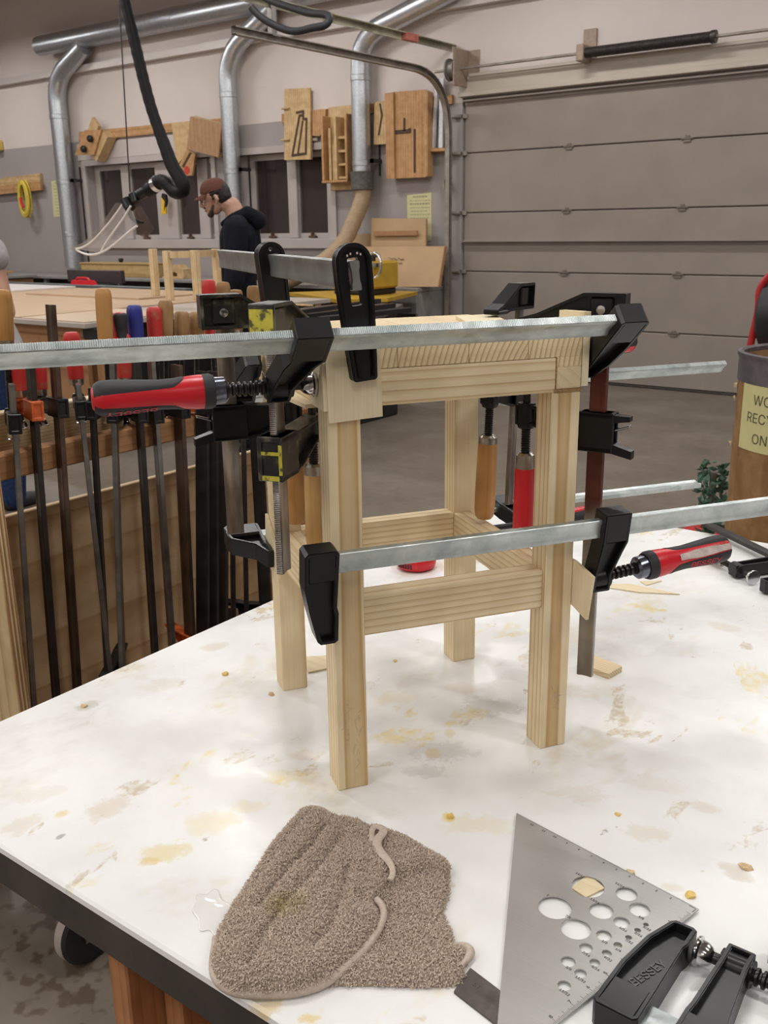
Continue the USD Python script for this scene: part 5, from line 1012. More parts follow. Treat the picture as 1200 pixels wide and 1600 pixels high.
part(t, 'bottom_board', hullm([bq[2], bq[3], bk[2], bk[3], bq[2] + [0, 0, .03], bq[3] + [0, 0, .03], bk[2] + [0, 0, .03], bk[3] + [0, 0, .03]]).apply_translation((0, .026, 0)), jw(9), False)
part(t, 'hanger', beam(bk[0] * .6 + bk[1] * .4 + [0, -.02, -.03], np.array([bk[0][0] * .6 + bk[1][0] * .4, WY - .036, zof(315, 196)]), .12, .04), jw(10), False)
t = thing('slotted_jig', 'pale wooden jig board with a long looped slot between the windows', 'jig')
part(t, 'back_board', wboard([(444, 139), (484, 137), (485, 185), (444, 185)], WY - .06, .024), jw(11), False)
part(t, 'front_board', wboard([(444, 171), (485, 169), (485, 249), (444, 250)], WY - .10, .036), jw(12), False)
Lp = LineString([tuple(np.array(P3(a, b, WY - .1))[[0, 2]]) for a, b in ((464, 176), (474, 174), (474, 186), (479, 186), (478, 240), (457, 243), (468, 181), (473, 180))]).buffer(.014)
part(t, 'slot', ext(Lp, .004, WY - .104, 'y'), M_slot, False)
part(t, 'inner_slot', ext(LineString([tuple(np.array(P3(a, b, WY - .1))[[0, 2]]) for a, b in ((473, 190), (466, 239))]).buffer(.012), .004, WY - .104, 'y'), M_slot, False)
for (a, b) in ((440, 170), (440, 219)): part(t, 'peg', lathe([(0, 0), (.010, 0), (.010, .12), (0, .12)], 'x', 10, P3(a, b, WY - .115)), jw(12))
t = thing('small_jig', 'small brown tapered wooden jig hanging on the rail right of the slotted one', 'jig')
part(t, 'board', wboard([(488, 172), (509, 170), (506, 203), (499, 213), (488, 212)], WY - .08, .044), jw(13, False), False)
part(t, 'peg', lathe([(0, 0), (.02, 0), (.02, .07), (0, .07)], 'x', 10, P3(489, 218, WY - .03)), plain('pale_peg', (.6, .55, .5), .6))
t = thing('tool_caddy', 'orange wooden wall caddy with sticks on its shelves beside the drop pipe', 'tool caddy')
x0, x1, zt, zb_ = xof(517, 230), xof(557, 230), zof(535, 166), zof(538, 297)
part(t, 'back', bx(x0, x1, WY - .05, WY - .035, zb_, zt, .004), jw(14))
part(t, 'side', bx(x0, x0 + .03, WY - .19, WY - .05, zb_ + .1, zt - .1, .004), jw(15, False)); part(t, 'side', bx(x1 - .03, x1, WY - .19, WY - .05, zb_ + .1, zt - .1, .004), jw(15, False))
for z in np.linspace(zb_ + .11, zt - .35, 4): part(t, 'shelf', bx(x0 + .22, x1 - .031, WY - .17, WY - .05, z, z + .025, .003), jw(16))
part(t, 'bottom', bx(x0, x1, WY - .20, WY - .05, zb_ + .075, zb_ + .099, .004), jw(17, False))
part(t, 'divider', bx(x0 + .19, x0 + .225, WY - .2, WY - .05, zb_ + .1, zt - .12, .004), jw(18))
for k, (dx, hh) in enumerate(((.07, .55), (.125, .38))): solo('push_stick', bx(x0 + dx, x0 + dx + .035, WY - .15, WY - .12, zb_ + .1, zb_ + .1 + hh, .004), jw(19 + k), ['long wooden stick standing in the wall caddy', 'short wooden stick standing in the wall caddy'][k], 'stick')
t = thing('small_slotted_jig', 'narrow pale jig with a short slot between the pipe and the large board', 'jig')
part(t, 'board', wboard([(585, 160), (603, 157), (603, 225), (584, 226)], WY - .09, .05), jw(21), False)
part(t, 'slot', ext(LineString([tuple(np.array(P3(a, b, WY - .09))[[0, 2]]) for a, b in ((594, 163), (597, 180), (592, 210))]).buffer(.011), .004, WY - .094, 'y'), M_slot, False)
t = thing('large_jig_board', 'large orange jig board with crossed slots hanging left of the door track', 'jig')
part(t, 'panel', wboard([(612, 144), (664, 140), (664, 277), (615, 279)], WY - .11, .05), jw(22, False), False)
part(t, 'edge_strip', wboard([(601, 146), (614, 144), (616, 279), (604, 279)], WY - .14, .09), jw(23, False), False)
part(t, 'side_rail', wboard([(662, 140), (668, 143), (668, 275), (663, 277)], WY - .16, .10), jw(24, False), False)
for pts in (((615, 207), (640, 205), (640, 203)), ((632, 186), (632, 203)), ((648, 203), (648, 268))): part(t, 'slot', ext(LineString([tuple(np.array(P3(a, b, WY - .11))[[0, 2]]) for a, b in pts]).buffer(.02 if pts[0][0] == 615 else .012), .004, WY - .114, 'y'), M_slot, False)
M_wstrip = plain('white_metal_strip', (.72, .72, .76), .4, .2)
for k, pts in enumerate([((680, 124), (684, 124), (678, 231), (674, 231)), ((687, 122), (693, 122), (691, 231), (685, 231))]):
    solo('metal_strip', wboard(pts, WY - .07, .03), M_wstrip, ['left white metal strip leaning on the wall beside the door track', 'right white metal strip beside the door track'][k], 'metal strip', smooth=False)
solo('ledge', wboard([(673, 232), (695, 231), (695, 236), (673, 237)], WY - .11, .108), jw(25, False, 'x'), 'short wooden ledge under the two white metal strips', 'ledge', smooth=False)
M_ypaper = plain('yellow_paper', (.60, .56, .31), .8, var=.04, scale=20)
def notice(pts, label, lines):
    t = thing('paper_notice', label, 'notice'); y = WY - .004
    part(t, 'sheet', wboard(pts, y, .003), M_ypaper, False)
    x0, x1 = P3(*pts[0], y)[0], P3(*pts[1], y)[0]; z1, z0 = P3(*pts[0], y)[2], P3(*pts[3], y)[2]; r = random.Random(4); ms = []
    for k in range(lines):
        z = z1 - (z1 - z0) * (k + .8) / (lines + .6); a = .5 if k < 1 else r.uniform(.62, .8); c = (x0 + x1) / 2
        x = c - (x1 - x0) * a / 2
        while x < c + (x1 - x0) * a / 2: w = r.uniform(.012, .035); ms.append(bx(x, x + w, y - .0006, y, z, z + (.016 if k in (0, 2) else .008))); x += w + .008
    part(t, 'print', cat_(*ms), plain('faded_print', (.30, .29, .19), .8), False)
notice([(636, 305), (674, 301), (674, 376), (637, 378)], 'yellow paper notice on the wall right of the drop pipe', 13)
notice([(80, 283), (101, 280), (103, 338), (84, 339)], 'yellow paper notice on the wall left of the first drop pipe', 11)
t = thing('hanging_board', 'yellow-orange wood hanger board at the left edge of the far wall', 'rail')
part(t, 'board', wboard([(-12, 280), (62, 271), (63, 297), (-12, 305)], WY - .05, .049), jw(26, True, 'x'), False)
part(t, 'front_lip', wboard([(-12, 292), (62, 283), (63, 297), (-12, 305)], WY - .09, .039), jw(27, False, 'x'), False)
cc = P3(39, 311, WY - .14); co = []
for k in range(7):
    a = np.linspace(0, 2 * math.pi, 40); r = random.Random(k); dx = r.uniform(-.02, .02); rx, rz = .095 + r.uniform(-.02, .025), .235 + r.uniform(-.03, .03)
    co.append(tube(np.c_[cc[0] + dx + rx * np.cos(a), cc[1] + r.uniform(-.035, .03) + 0 * a, cc[2] + rz * np.sin(a)], .014, 8, False))
t = thing('extension_lead', 'coiled yellow extension lead hanging from the board at far left', 'extension lead')
part(t, 'coil', cat_(*co), plain('yellow_cord_rubber', (.66, .50, .06), .45), 60)
part(t, 'tie', tube([cc + [-.02, -.06, .02], cc + [.0, -.07, -.06], cc + [.03, -.06, -.12]], .02, 8), M_redp)
solo('yellow_box', bx(float(P3(-6, 228, WY)[0]), float(P3(6, 228, WY)[0]), WY - .12, WY - .001, zof(2, 236), zof(2, 219), .02), plain('yellow_plastic', (.68, .50, .12), .5), 'small yellow box on the wall at the left picture edge', 'box')
kx = P3(256, 320, WY - .06)
t = thing('utility_knife', 'small yellow and black tool hanging on the window post under the hose', 'tool')
part(t, 'body', wboard([(252, 308), (257, 309), (259, 334), (252, 335)], WY - .035, .03), plain('tool_yellow', (.75, .47, .03), .4), False)
part(t, 'grip', wboard([(253, 302), (258, 304), (260, 314), (256, 330), (257, 314), (252, 308)], WY - .04, .036), M_blackdull, False)

# benches, boards and machines against the far wall
M_bench = plain('grey_bench_paint', (.27, .255, .245), .6, var=.15, scale=6)
t = thing('wall_bench', 'grey wall bench under the fibreboard sheets left of the door', 'bench')
part(t, 'top', bx(-8.7, -5.78, 8.32, WY - .03, .885, .925, .004), M_bench)
part(t, 'side', bx(-5.83, -5.79, 8.35, WY - .03, .002, .885, .003), M_bench); part(t, 'side', bx(-8.69, -8.65, 8.35, WY - .03, .002, .885, .003), M_bench)
part(t, 'back', bx(-8.65, -5.83, WY - .06, WY - .03, .002, .885, .003), plain('dark_cupboard', (.085, .07, .062), .7))
part(t, 'apron', bx(-6.15, -5.80, 8.33, 8.36, .66, .885, .003), M_bench)
M_mdf = plain('fibreboard', (.42, .275, .15), .7, var=.06, scale=6)
M_mdfe = plain('fibreboard_edge', (.36, .19, .09), .7, var=.1, scale=30)
def leaning(pts, y0, y1, th, label, slot=None):
    """sheet leaning back: bottom corners at depth y0, top corners at y1"""
    t = thing('fibreboard_sheet', label, 'fibreboard sheet')
    (a, b, c, d) = pts
    f = [P3(*a, y1), P3(*b, y1), P3(*c, y0), P3(*d, y0)]
    part(t, 'sheet', hullm(f + [p + np.array([0, th, .002]) for p in f]), M_mdf, False)
    part(t, 'edge', hullm([f[1] + [.001, .002, 0], f[2] + [.001, .002, 0], f[1] + [.008, .002, 0], f[2] + [.008, .002, 0], f[1] + [.001, th, 0], f[2] + [.001, th, 0], f[1] + [.008, th, 0], f[2] + [.008, th, 0]]), M_mdfe, False, label='darker sawn edge')
    if slot:
        u, v = P3(*slot[0], y1 + .35 * (y0 - y1)), P3(*slot[1], y1 + .35 * (y0 - y1))
        part(t, 'slot', beam(u + [0, -.012, 0], v + [0, -.012, 0], .02, .05), M_mdfe, False)
    return t
leaning([(550, 366), (584, 365), (584, 446), (548, 447)], 8.72, 8.82, .02, 'fibreboard sheet half hidden behind the other two sheets', None)
leaning([(580, 341), (665, 342), (664, 447), (580, 447)], 8.60, 8.77, .02, 'taller narrow fibreboard sheet with a dark slot line', ((585, 365), (653, 364)))
lg = leaning([(538, 386), (694, 385), (684, 448), (530, 449)], 8.38, 8.62, .045, 'wide thick fibreboard sheet leaning in front on the wall bench')
def scribble(parent, px, py, w, y, seed):
    r = random.Random(seed); p = P3(px, py, y); ms = []
    x = p[0]
    while x < p[0] + w: l = r.uniform(.02, .05); ms.append(beam((x, y - .004, p[2] + r.uniform(-.01, .01)), (x + l, y - .004, p[2] + r.uniform(-.015, .015)), .006, .007)); x += l + .012
    part(parent, 'pencil_note', cat_(*ms), plain('pencil', (.20, .13, .08), .8), False)
scribble(lg, 607, 404, .17, 8.535, 1); scribble(lg, 612, 411, .10, 8.51, 2)
t = thing('wall_bench', 'long low wall bench under the left window with a dark open front', 'bench')
part(t, 'top', bx(-13.9, -8.95, 8.25, WY - .03, .91, .945, .004), M_bench)
part(t, 'back', bx(-13.8, -9.0, WY - .08, WY - .03, .002, .91, .003), plain('dark_cupboard', (.085, .07, .062), .7))
for x in (-13.8, -12.2, -10.6, -9.0): part(t, 'leg', bx(x, x + .06, 8.3, 8.36, .002, .91, .003), M_bench)
def crate(name, pts, y, dep, m, label, c):
    t = thing(name, label, c); P = wall_poly(pts, y); x0, z0, x1, z1 = P.bounds; z0 = .9455
    part(t, 'body', bx(x0, x1, y, y + dep, z0, z1, .006), m)
    part(t, 'lid', bx(x0 - .01, x1 + .01, y - .01, y + dep + .01, z1 + .0005, z1 + .02, .004), m)
    return t, x0, x1, z0, z1
t, x0, x1, z0, z1 = crate('wooden_box', [(128, 418), (236, 414), (236, 436), (128, 436)], 8.45, .3, wood('box_wood', (.55, .38, .17), (.42, .27, .11), 'x', .02, 91), 'long wooden box on the bench below the left window', 'box')
part(t, 'knob', lathe([(0, 0), (.02, 0), (.035, .03), (.03, .05), (0, .055)], 'z', 14, ((x0 + x1) / 2 - .05, 8.6, z1 + .021)), M_blackdull)
bl = P3(277, 430, 8.45)
t = thing('wooden_form', 'small curved yellow wood form on the bench behind the pine frame', 'wood block')
fo = affinity.translate(Polygon([(-.16, 0), (-.15, .12), (-.10, .17), (.06, .17), (.10, .13), (.17, .12), (.19, 0), (.06, 0), (.05, .07), (-.02, .09), (-.06, .06), (-.06, 0)]), bl[0], .9455)
part(t, 'block', ext(fo, .16, 8.4, 'y'), jw(29), False)
part(t, 'base_strip', bx(bl[0] - .2, bl[0] + .2, 8.37, 8.399, .9455, .975, .003), jw(30))
t = thing('table_saw_fence', 'dark upright saw fence panel on a long grey rail at the back left', 'saw fence')
part(t, 'rail', bx(-12.2, -7.95, 7.12, 7.22, .84, .935, .006), plain('grey_green_rail', (.15, .165, .165), .5, .2, var=.15, scale=8))
px0, px1 = float(P3(107, 430, 7.5)[0]), float(P3(190, 430, 7.5)[0])
part(t, 'fence', bx(px0, px1, 7.48, 7.55, .935, float(P3(150, 422, 7.5)[2]), .006), plain('dark_fence', (.055, .042, .042), .45))
part(t, 'bracket', bx(px1 - .4, px1 - .25, 7.24, 7.479, .90, .934, .004), M_blackdull); part(t, 'bracket', bx(px1 - .2, px1 - .05, 7.24, 7.479, .90, .934, .004), M_blackdull)
r0 = P3(128, 440, 7.16)
t = thing('red_push_block', 'red push block lying on the grey saw rail', 'push block')
part(t, 'body', hullm([(r0[0] + a, 7.14 + b, .936 + c) for a, b, c in ((-.20, 0, 0), (.20, 0, 0), (-.20, .09, 0), (.20, .09, 0), (-.18, .01, .05), (.16, .01, .05), (-.18, .08, .05), (.16, .08, .05))]), M_redp)
part(t, 'handle', tube(bend([(r0[0] - .14, 7.185, .975), (r0[0] - .12, 7.185, 1.01), (r0[0] + .08, 7.185, 1.01), (r0[0] + .12, 7.185, .975)], .03), .012, 8), M_redp)
lb = P3(45, 440, 8.3)
t = thing('machine_stand', 'low stand with wood scraps at the left behind the big table', 'machine')
part(t, 'body', bx(lb[0] - .9, lb[0] + .35, 7.75, 8.15, .30, .93, .01), wood('brown_stand', (.36, .2, .1), (.26, .13, .06), 'x', .03, 92))
part(t, 'top', bx(lb[0] - .95, lb[0] + .4, 7.72, 8.18, .931, .965, .004), M_bench); part(t, 'foot', bx(lb[0] - .85, lb[0] + .3, 7.8, 8.1, .001, .30, .01), M_blackdull)
for k, (dx, dz, ln) in enumerate(((-.55, 0, .6), (-.35, .03, .55))): solo('scrap_strip', bx(lb[0] + dx, lb[0] + dx + ln, 7.85, 7.95, .966 + dz, .994 + dz, .003), jw(31 + k, k == 0, 'x'), ['lower scrap strip on the stand at far left', 'upper scrap strip on the stand at far left'][k], 'wood strip')

# big assembly table
M_lam = plain('pale_laminate', (.46, .40, .345), .5, var=.05, scale=3)
M_tan = plain('tan_sheet', (.52, .365, .235), .6, var=.05, scale=3)
t = thing('assembly_table', 'big work table with a wooden apron behind the clamp rack', 'table')
part(t, 'top', bx(-11.5, -5.86, 4.28, 7.02, .862, .90, .004), M_lam)
part(t, 'apron', cat_(bx(-11.4, -5.98, 4.36, 4.40, .30, .861, .003)), wood('table_apron', (.40, .21, .10), (.28, .13, .055), 'x', .03, 93))
part(t, 'end_cupboard', bx(-6.0, -5.965, 4.62, 6.7, .10, .861, .004), M_blackdull)  # black panel put in for the shade of the open cavity
part(t, 'black_rail', bx(-5.975, -5.80, 4.34, 4.42, .78, .861, .004), M_blackdull)
for x in (-11.35, -6.1, -5.955):
    for y in (4.42, 6.8): part(t, 'leg', bx(x, x + .09, y, y + .09, .001, .861, .003), wood('table_apron', (.40, .21, .10), (.28, .13, .055), 'x', .03, 93))
solo('tan_sheet', bx(-11.35, -6.69, 4.30, 6.98, .9003, .912, .002), M_tan, 'broad tan board sheet covering most of the big table', 'board sheet')
solo('tan_sheet', bx(-9.1, -7.30, 5.96, 6.95, .9123, .928, .002), M_tan, 'smaller tan board lying under the pine frame on the big table', 'board sheet')
solo('tan_sheet', bx(-6.66, -5.88, 4.30, 5.20, .9003, .909, .002), plain('tan_sheet_pale', (.56, .43, .31), .6, var=.05, scale=3), 'paler tan board at the near corner of the big table', 'board sheet')
solo('white_sheet', bx(-11.2, -9.62, 5.97, 6.96, .9123, .932, .002), plain('white_board', (.70, .65, .64), .5, var=.03), 'white board sheet at the far left of the big table', 'board sheet')
t = thing('pine_frame', 'small unfinished pine table frame standing on the big table', 'wooden frame')
fz = .929; hf_ = .50
legs = [(-7.45, 6.42), (-7.10, 6.12), (-6.84, 6.38), (-7.12, 6.78)]
pts = [onz(244, 462, fz), onz(266, 466, fz), onz(309, 465, fz), onz(341, 458, fz)]
M_fp = wood('frame_pine', (.74, .58, .36), (.58, .40, .2), 'z', .02, 94)
tops = []
for k, p in enumerate(pts):
    yy = p[1]; zt_ = float(ony([239, 261, 305, 336][k], [389, 392, 391, 389][k], yy)[2]); tops.append(zt_)
    part(t, 'leg', bx(p[0] - .032, p[0] + .032, yy - .03, yy + .03, fz if p[0] < -7.3 else .9125 if p[0] < -6.69 else .9005, zt_, .004), M_fp)
a, b = pts[1], pts[2]
part(t, 'rail', beam((a[0] + .033, a[1], tops[1] - .035), (b[0] - .033, b[1], tops[2] - .035), .035, .06), M_fp, False)
a, b = pts[2], pts[3]
part(t, 'rail', beam((b[0], b[1] - .031, tops[3] - .035), (a[0], a[1] + .031, tops[2] - .035), .035, .06), M_fp, False)
part(t, 'foot_rail', beam((pts[2][0] + .033, pts[2][1], fz + .06), (pts[2][0] + .25, pts[2][1], fz + .06), .03, .06), M_fp, False)

# yellow machine and black saw right of the man
t = thing('yellow_planer', 'yellow benchtop planer with a round handwheel behind the slotted jaw', 'planer')
yc = P3(586, 430, 7.72)
M_yel = plain('machine_yellow', (.50, .31, .03), .45, var=.12, scale=8)
part(t, 'body', bx(yc[0] - .42, yc[0] + .11, 7.54, 7.97, .955, 1.215, .02), M_yel)
part(t, 'label', bx(yc[0] - .16, yc[0] + .03, 7.537, 7.54, 1.02, 1.09), plain('red_brown_label', (.30, .05, .03), .5), False)
part(t, 'base', bx(yc[0] - .40, yc[0] + .09, 7.56, 7.95, .9005, .9545, .01), M_blackdull)
part(t, 'top_bar', bx(yc[0] - .40, yc[0] + .07, 7.67, 7.72, 1.25, 1.28, .005), M_blackdull); part(t, 'top_post', bx(yc[0] - .02, yc[0] + .02, 7.67, 7.71, 1.216, 1.25, .003), M_blackdull); part(t, 'top_post', bx(yc[0] - .38, yc[0] - .34, 7.67, 7.71, 1.216, 1.25, .003), M_blackdull)
hw = np.array([yc[0] + .17, 7.48, 1.185]); an = np.linspace(0, 2 * math.pi, 33)
wl = part(t, 'handwheel', cat_(tube(np.c_[hw[0] + .085 * np.cos(an), hw[1] + 0 * an, hw[2] + .115 * np.sin(an)], .013, 8, False), lathe([(0, -.03), (.02, -.03), (.02, .06), (0, .06)], 'y', 12, hw)), M_chrome, 50)
part(t, 'crank_arm', beam(hw + [.02, .02, 0], (yc[0] + .105, 7.62, 1.185), .03, .03), M_blackdull, False)
part(t, 'stand', bx(yc[0] - .36, yc[0] + .05, 7.58, 7.92, .001, .859, .01), M_blackdull)
part(t, 'table_wing', ext(Polygon([tuple(onz(a, b, .90)[:2]) for a, b in ((449, 456), (552, 452), (660, 453), (606, 465), (530, 467))]).intersection(sbox(-20, 0, 0, 8.29)), .035, .86), M_yel, False)
t = thing('black_saw_table', 'dark grey saw table with black fence bars behind the stool seat', 'table saw')
cz = .88
part(t, 'top', ext(Polygon([tuple(onz(a, b, cz)[:2]) for a, b in ((420, 473), (520, 467), (640, 470), (600, 490), (470, 503), (400, 498))]).intersection(sbox(-5.55, 0, 9, 7.0)), .03, cz - .03), plain('saw_table_grey', (.16, .14, .14), .45, .3, var=.1, scale=5), False)
for k, (a, b) in enumerate((((462, 489), (592, 470)), ((482, 494), (615, 477)), ((500, 499), (640, 484)))):
    p, q_ = onz(*a, cz + .02), onz(*b, cz + .02); part(t, 'fence_bar', beam(p + [0, 0, 0], q_, .05, .038, c=.004), plain('gloss_black', (.012, .012, .014), .22, var=.1) if k < 2 else M_blackdull)
cc_ = onz(520, 485, cz); part(t, 'cabinet', bx(cc_[0] - .35, cc_[0] + .4, cc_[1] - .35, cc_[1] + .35, .001, cz - .0305, .01), M_blackdull)
ps = onz(468, 478, cz + .012)
t = thing('push_stick', 'pale wooden push stick with a red end on the saw table', 'push stick')
e0, e1 = onz(452, 477, cz + .001), onz(486, 479, cz + .001)
part(t, 'stick', beam(e0 + [0, 0, .008], e1 + [0, 0, .008], .06, .014, c=.003), jw(33, True, 'x')); part(t, 'red_end', beam(onz(444, 475, cz + .03), onz(453, 478, cz + .03), .08, .055, c=.015), M_redp)

# recycling barrel with its sign, dolly and green bristles at right
BC = np.array([-.775, 3.62]); BR = .287; BH = 1.085
M_fib = wood('fibre_drum', (.36, .205, .09), (.29, .155, .065), 'z', .12, 95, blotch=.3, dist=6)
M_tape = plain('silver_grey_tape', (.12, .108, .115), .42, .2, var=.35, scale=25, bump=.5, bscale=40)
t = thing('recycling_barrel', 'brown fibre barrel with a taped rim and a yellow wood recycling sign', 'barrel')
b_ = part(t, 'body', lathe([(0, .004), (BR - .004, .004), (BR, .01), (BR, BH - .095), (BR - .012, BH - .095), (BR - .012, .05), (0, .05)], 'z', 56, (BC[0], BC[1], 0)), M_fib, 40)
part(t, 'taped_rim', lathe([(BR + .0008, BH - .10), (BR + .004, BH - .098), (BR + .004, BH - .02), (BR + .009, BH - .012), (BR + .009, BH), (BR - .004, BH + .003), (BR - .012, BH - .004), (BR - .013, BH - .094)], 'z', 56, (BC[0], BC[1], 0)), M_tape, 40)
part(t, 'inner_liner', lathe([(BR - .0135, BH - .02), (BR - .016, BH - .02), (BR - .016, BH - .4), (BR - .0135, BH - .4)], 'z', 56, (BC[0], BC[1], 0)), plain('barrel_inside', (.30, .17, .08), .7, var=.2, scale=20), 40)
def barrel_hit(px, py):
    d = ray(px, py); o = EYE[:2] - BC; a = d[:2] @ d[:2]; b = 2 * o @ d[:2]; c = o @ o - BR * BR
    s = (-b - math.sqrt(max(0.0, b * b - 4 * a * c))) / (2 * a); p = EYE + s * d; return math.atan2(p[1] - BC[1], p[0] - BC[0]), p[2]
ca, cz2 = barrel_hit(1199, 655)
def wrap(m, r):
    v = m.vertices; th = ca + v[:, 0] / BR; m.vertices = np.c_[BC[0] + (r + v[:, 2]) * np.cos(th), BC[1] + (r + v[:, 2]) * np.sin(th), cz2 + v[:, 1]]; return m
g = trimesh.creation.box((.27, .245, .001)); g = g.subdivide().subdivide().subdivide().subdivide()
sg = part(t, 'sign', wrap(g, BR + .0022), plain('yellow_sign_paper', (.60, .56, .27), .75, var=.05, scale=20), 30)
for k, (w, dz) in enumerate((('WOOD', .040), ('RECYCLE', -.022), ('ONLY', -.094))):
    m = meshkit.text_mesh(w, .034, .0006); v = m.vertices; v[:, 0] -= v[:, 0].mean(); v[:, 1] += dz; m = m.subdivide_to_size(.012) if hasattr(m, 'subdivide_to_size') else m
    v = m.vertices.copy(); m2 = trimesh.Trimesh(v, m.faces, process=False)
    part(sg, 'lettering', wrap(m2, BR + .003), plain('sign_ink', (.10, .09, .05), .7), False)
M_bit = plain('torn_tape', (.62, .48, .30), .6)
for k, (a, b) in enumerate(((1141, 626), (1136, 697), (1145, 606))):
    th, z = barrel_hit(a + 8, b); p = np.array([BC[0] + BR * math.cos(th), BC[1] + BR * math.sin(th), z]); tg = np.array([math.sin(th), -math.cos(th), 0]); tg = tg if tg[0] < 0 else -tg
    n_ = np.array([math.cos(th), math.sin(th), 0])
    part(t, 'torn_tape', hullm([p + n_ * .004, p + n_ * .004 + [0, 0, .02], p + n_ * .005 + tg * .06 + [0, 0, -.006], p + n_ * .012 + tg * .03 + [0, 0, .012], p + n_ * .006 + [0, 0, .01]]), M_bit, False)
bp = P3(1112, 775, 3.85)
r = random.Random(5); ms = []; nr = np.random.default_rng(5)
for k in range(170):
    z = r.uniform(-.16, .14); rad = .075 * (1 - .3 * abs(z) / .16); a = r.uniform(0, 6.28); c = bp + np.array([rad * math.cos(a) * r.uniform(.4, 1), rad * math.sin(a) * r.uniform(.4, 1), z])
    d = nr.normal(0, 1, 3); d /= np.linalg.norm(d); e = np.cross(d, [.3, .8, .5]); e /= np.linalg.norm(e)
    ms.append(hullm([c + d * .028, c - d * .022, c + e * .014, c - e * .014, c + np.cross(d, e) * .006]))
t = thing('green_brush', 'green bristly brush on a pole standing beside the barrel', 'brush')
part(t, 'bristles', cat_(*ms), plain('green_bristles', (.07, .15, .105), .7, var=.4, scale=60), False, kind='stuff')
part(t, 'pole', tube([(bp[0] + .02, bp[1], .0), (bp[0] + .0, bp[1], bp[2] - .1), (bp[0], bp[1], bp[2] + .1)], .014, 10), M_steel)
hx = P3(1208, 490, 4.7)
t = thing('hand_truck', 'red tube hand truck with a black round wheel behind the barrel', 'hand truck')
part(t, 'wheel', lathe([(0, -.03), (.05, -.035), (.10, -.03), (.13, -.045), (.158, -.03), (.163, 0), (.158, .03), (.13, .045), (.10, .03), (.05, .035), (0, .03)], 'x', 36, hx), M_rub, 40)
wl = frame(hx, (0.8, .6, 0), (0, 0, 1))
M_rtube = plain('red_tube_paint', (.45, .022, .025), .35)
for dy in (-.09, .10): part(t, 'frame_tube', tube(bend([(hx[0] + .12, hx[1] + dy, hx[2] + .35), (hx[0] - .05, hx[1] + dy, hx[2] + .12), tuple(P3(1186, 480, 4.7 + dy)), tuple(P3(1171, 545, 4.7 + dy)), (float(P3(1165, 560, 4.7 + dy)[0]), 4.7 + dy, .02)], .06), .0165, 12), M_rtube, 50)
part(t, 'axle', tube([(hx[0], hx[1] - .14, hx[2]), (hx[0], hx[1] + .14, hx[2])], .012, 10), M_steel)
part(t, 'toe_plate', bx(hx[0] - .35, hx[0] - .02, 4.55, 4.85, .001, .008), M_rtube, False)
# ---------------------------------------------------------------- people
import manifold3d as m3
def blob(chains, edge=.014, it=12, extra=()):
    """one continuous skin: hulls of spheres along bones, united, refined and smoothed"""
    def sph(p, r): return m3.Manifold.sphere(r, 16).translate([float(x) for x in p])
    parts_ = []
    for ch in chains:
        for (p, r), (q_, s) in zip(ch[:-1], ch[1:]):
            parts_.append(m3.Manifold.batch_hull([sph(p, r), sph(q_, s)]))
    for grp in extra: parts_.append(m3.Manifold.batch_hull([sph(p, r) for p, r in grp]))
    m = m3.Manifold.batch_boolean(parts_, m3.OpType.Add).refine_to_length(edge).to_mesh()
    t = trimesh.Trimesh(m.vert_properties[:, :3], m.tri_verts, process=True)
    trimesh.smoothing.filter_taubin(t, .5, .52, it); return t
M_skin = mat('skin', {'t': ('texture_coordinate', {}), 'n': ('noise_texture', {'scale': 14.0, 'detail': 4.0}), 'r': ('rgb_ramp', {'ramp': [(.3, (.44, .235, .165)), (.7, (.54, .31, .225))]}), 'p': ('principled_bsdf', {'roughness': .5, 'subsurface_weight': .08, 'subsurface_scale': .01})},
             [('t.object', 'n.vector'), ('n.fac', 'r.fac'), ('r.color', 'p.base_color')])
M_hoodie = plain('black_hoodie', (.0085, .0095, .014), .9, var=.3, scale=25, bump=.3, bscale=60, spec=.15)
M_hair = plain('dark_hair', (.016, .011, .009), .55, var=.4, scale=90, bump=.6, bscale=300)
M_cap = plain('brown_cap', (.115, .047, .033), .85, var=.15, scale=60, spec=.2)
M_jean = plain('blue_jeans', (.018, .034, .085), .85, var=.3, scale=60, bump=.3, bscale=400, spec=.15)
M_shoe = plain('dark_shoe', (.02, .018, .018), .6)
M_grey = plain('grey_shirt', (.36, .335, .34), .9, var=.08, scale=40, bump=.2, bscale=120, spec=.15)
M_eyew = plain('eye_white', (.7, .66, .62), .3); M_iris = plain('eye_dark', (.03, .02, .015), .2); M_lip = plain('lips', (.40, .17, .13), .5)
def rowf(u, n=9): return np.linspace(0, 1, n)

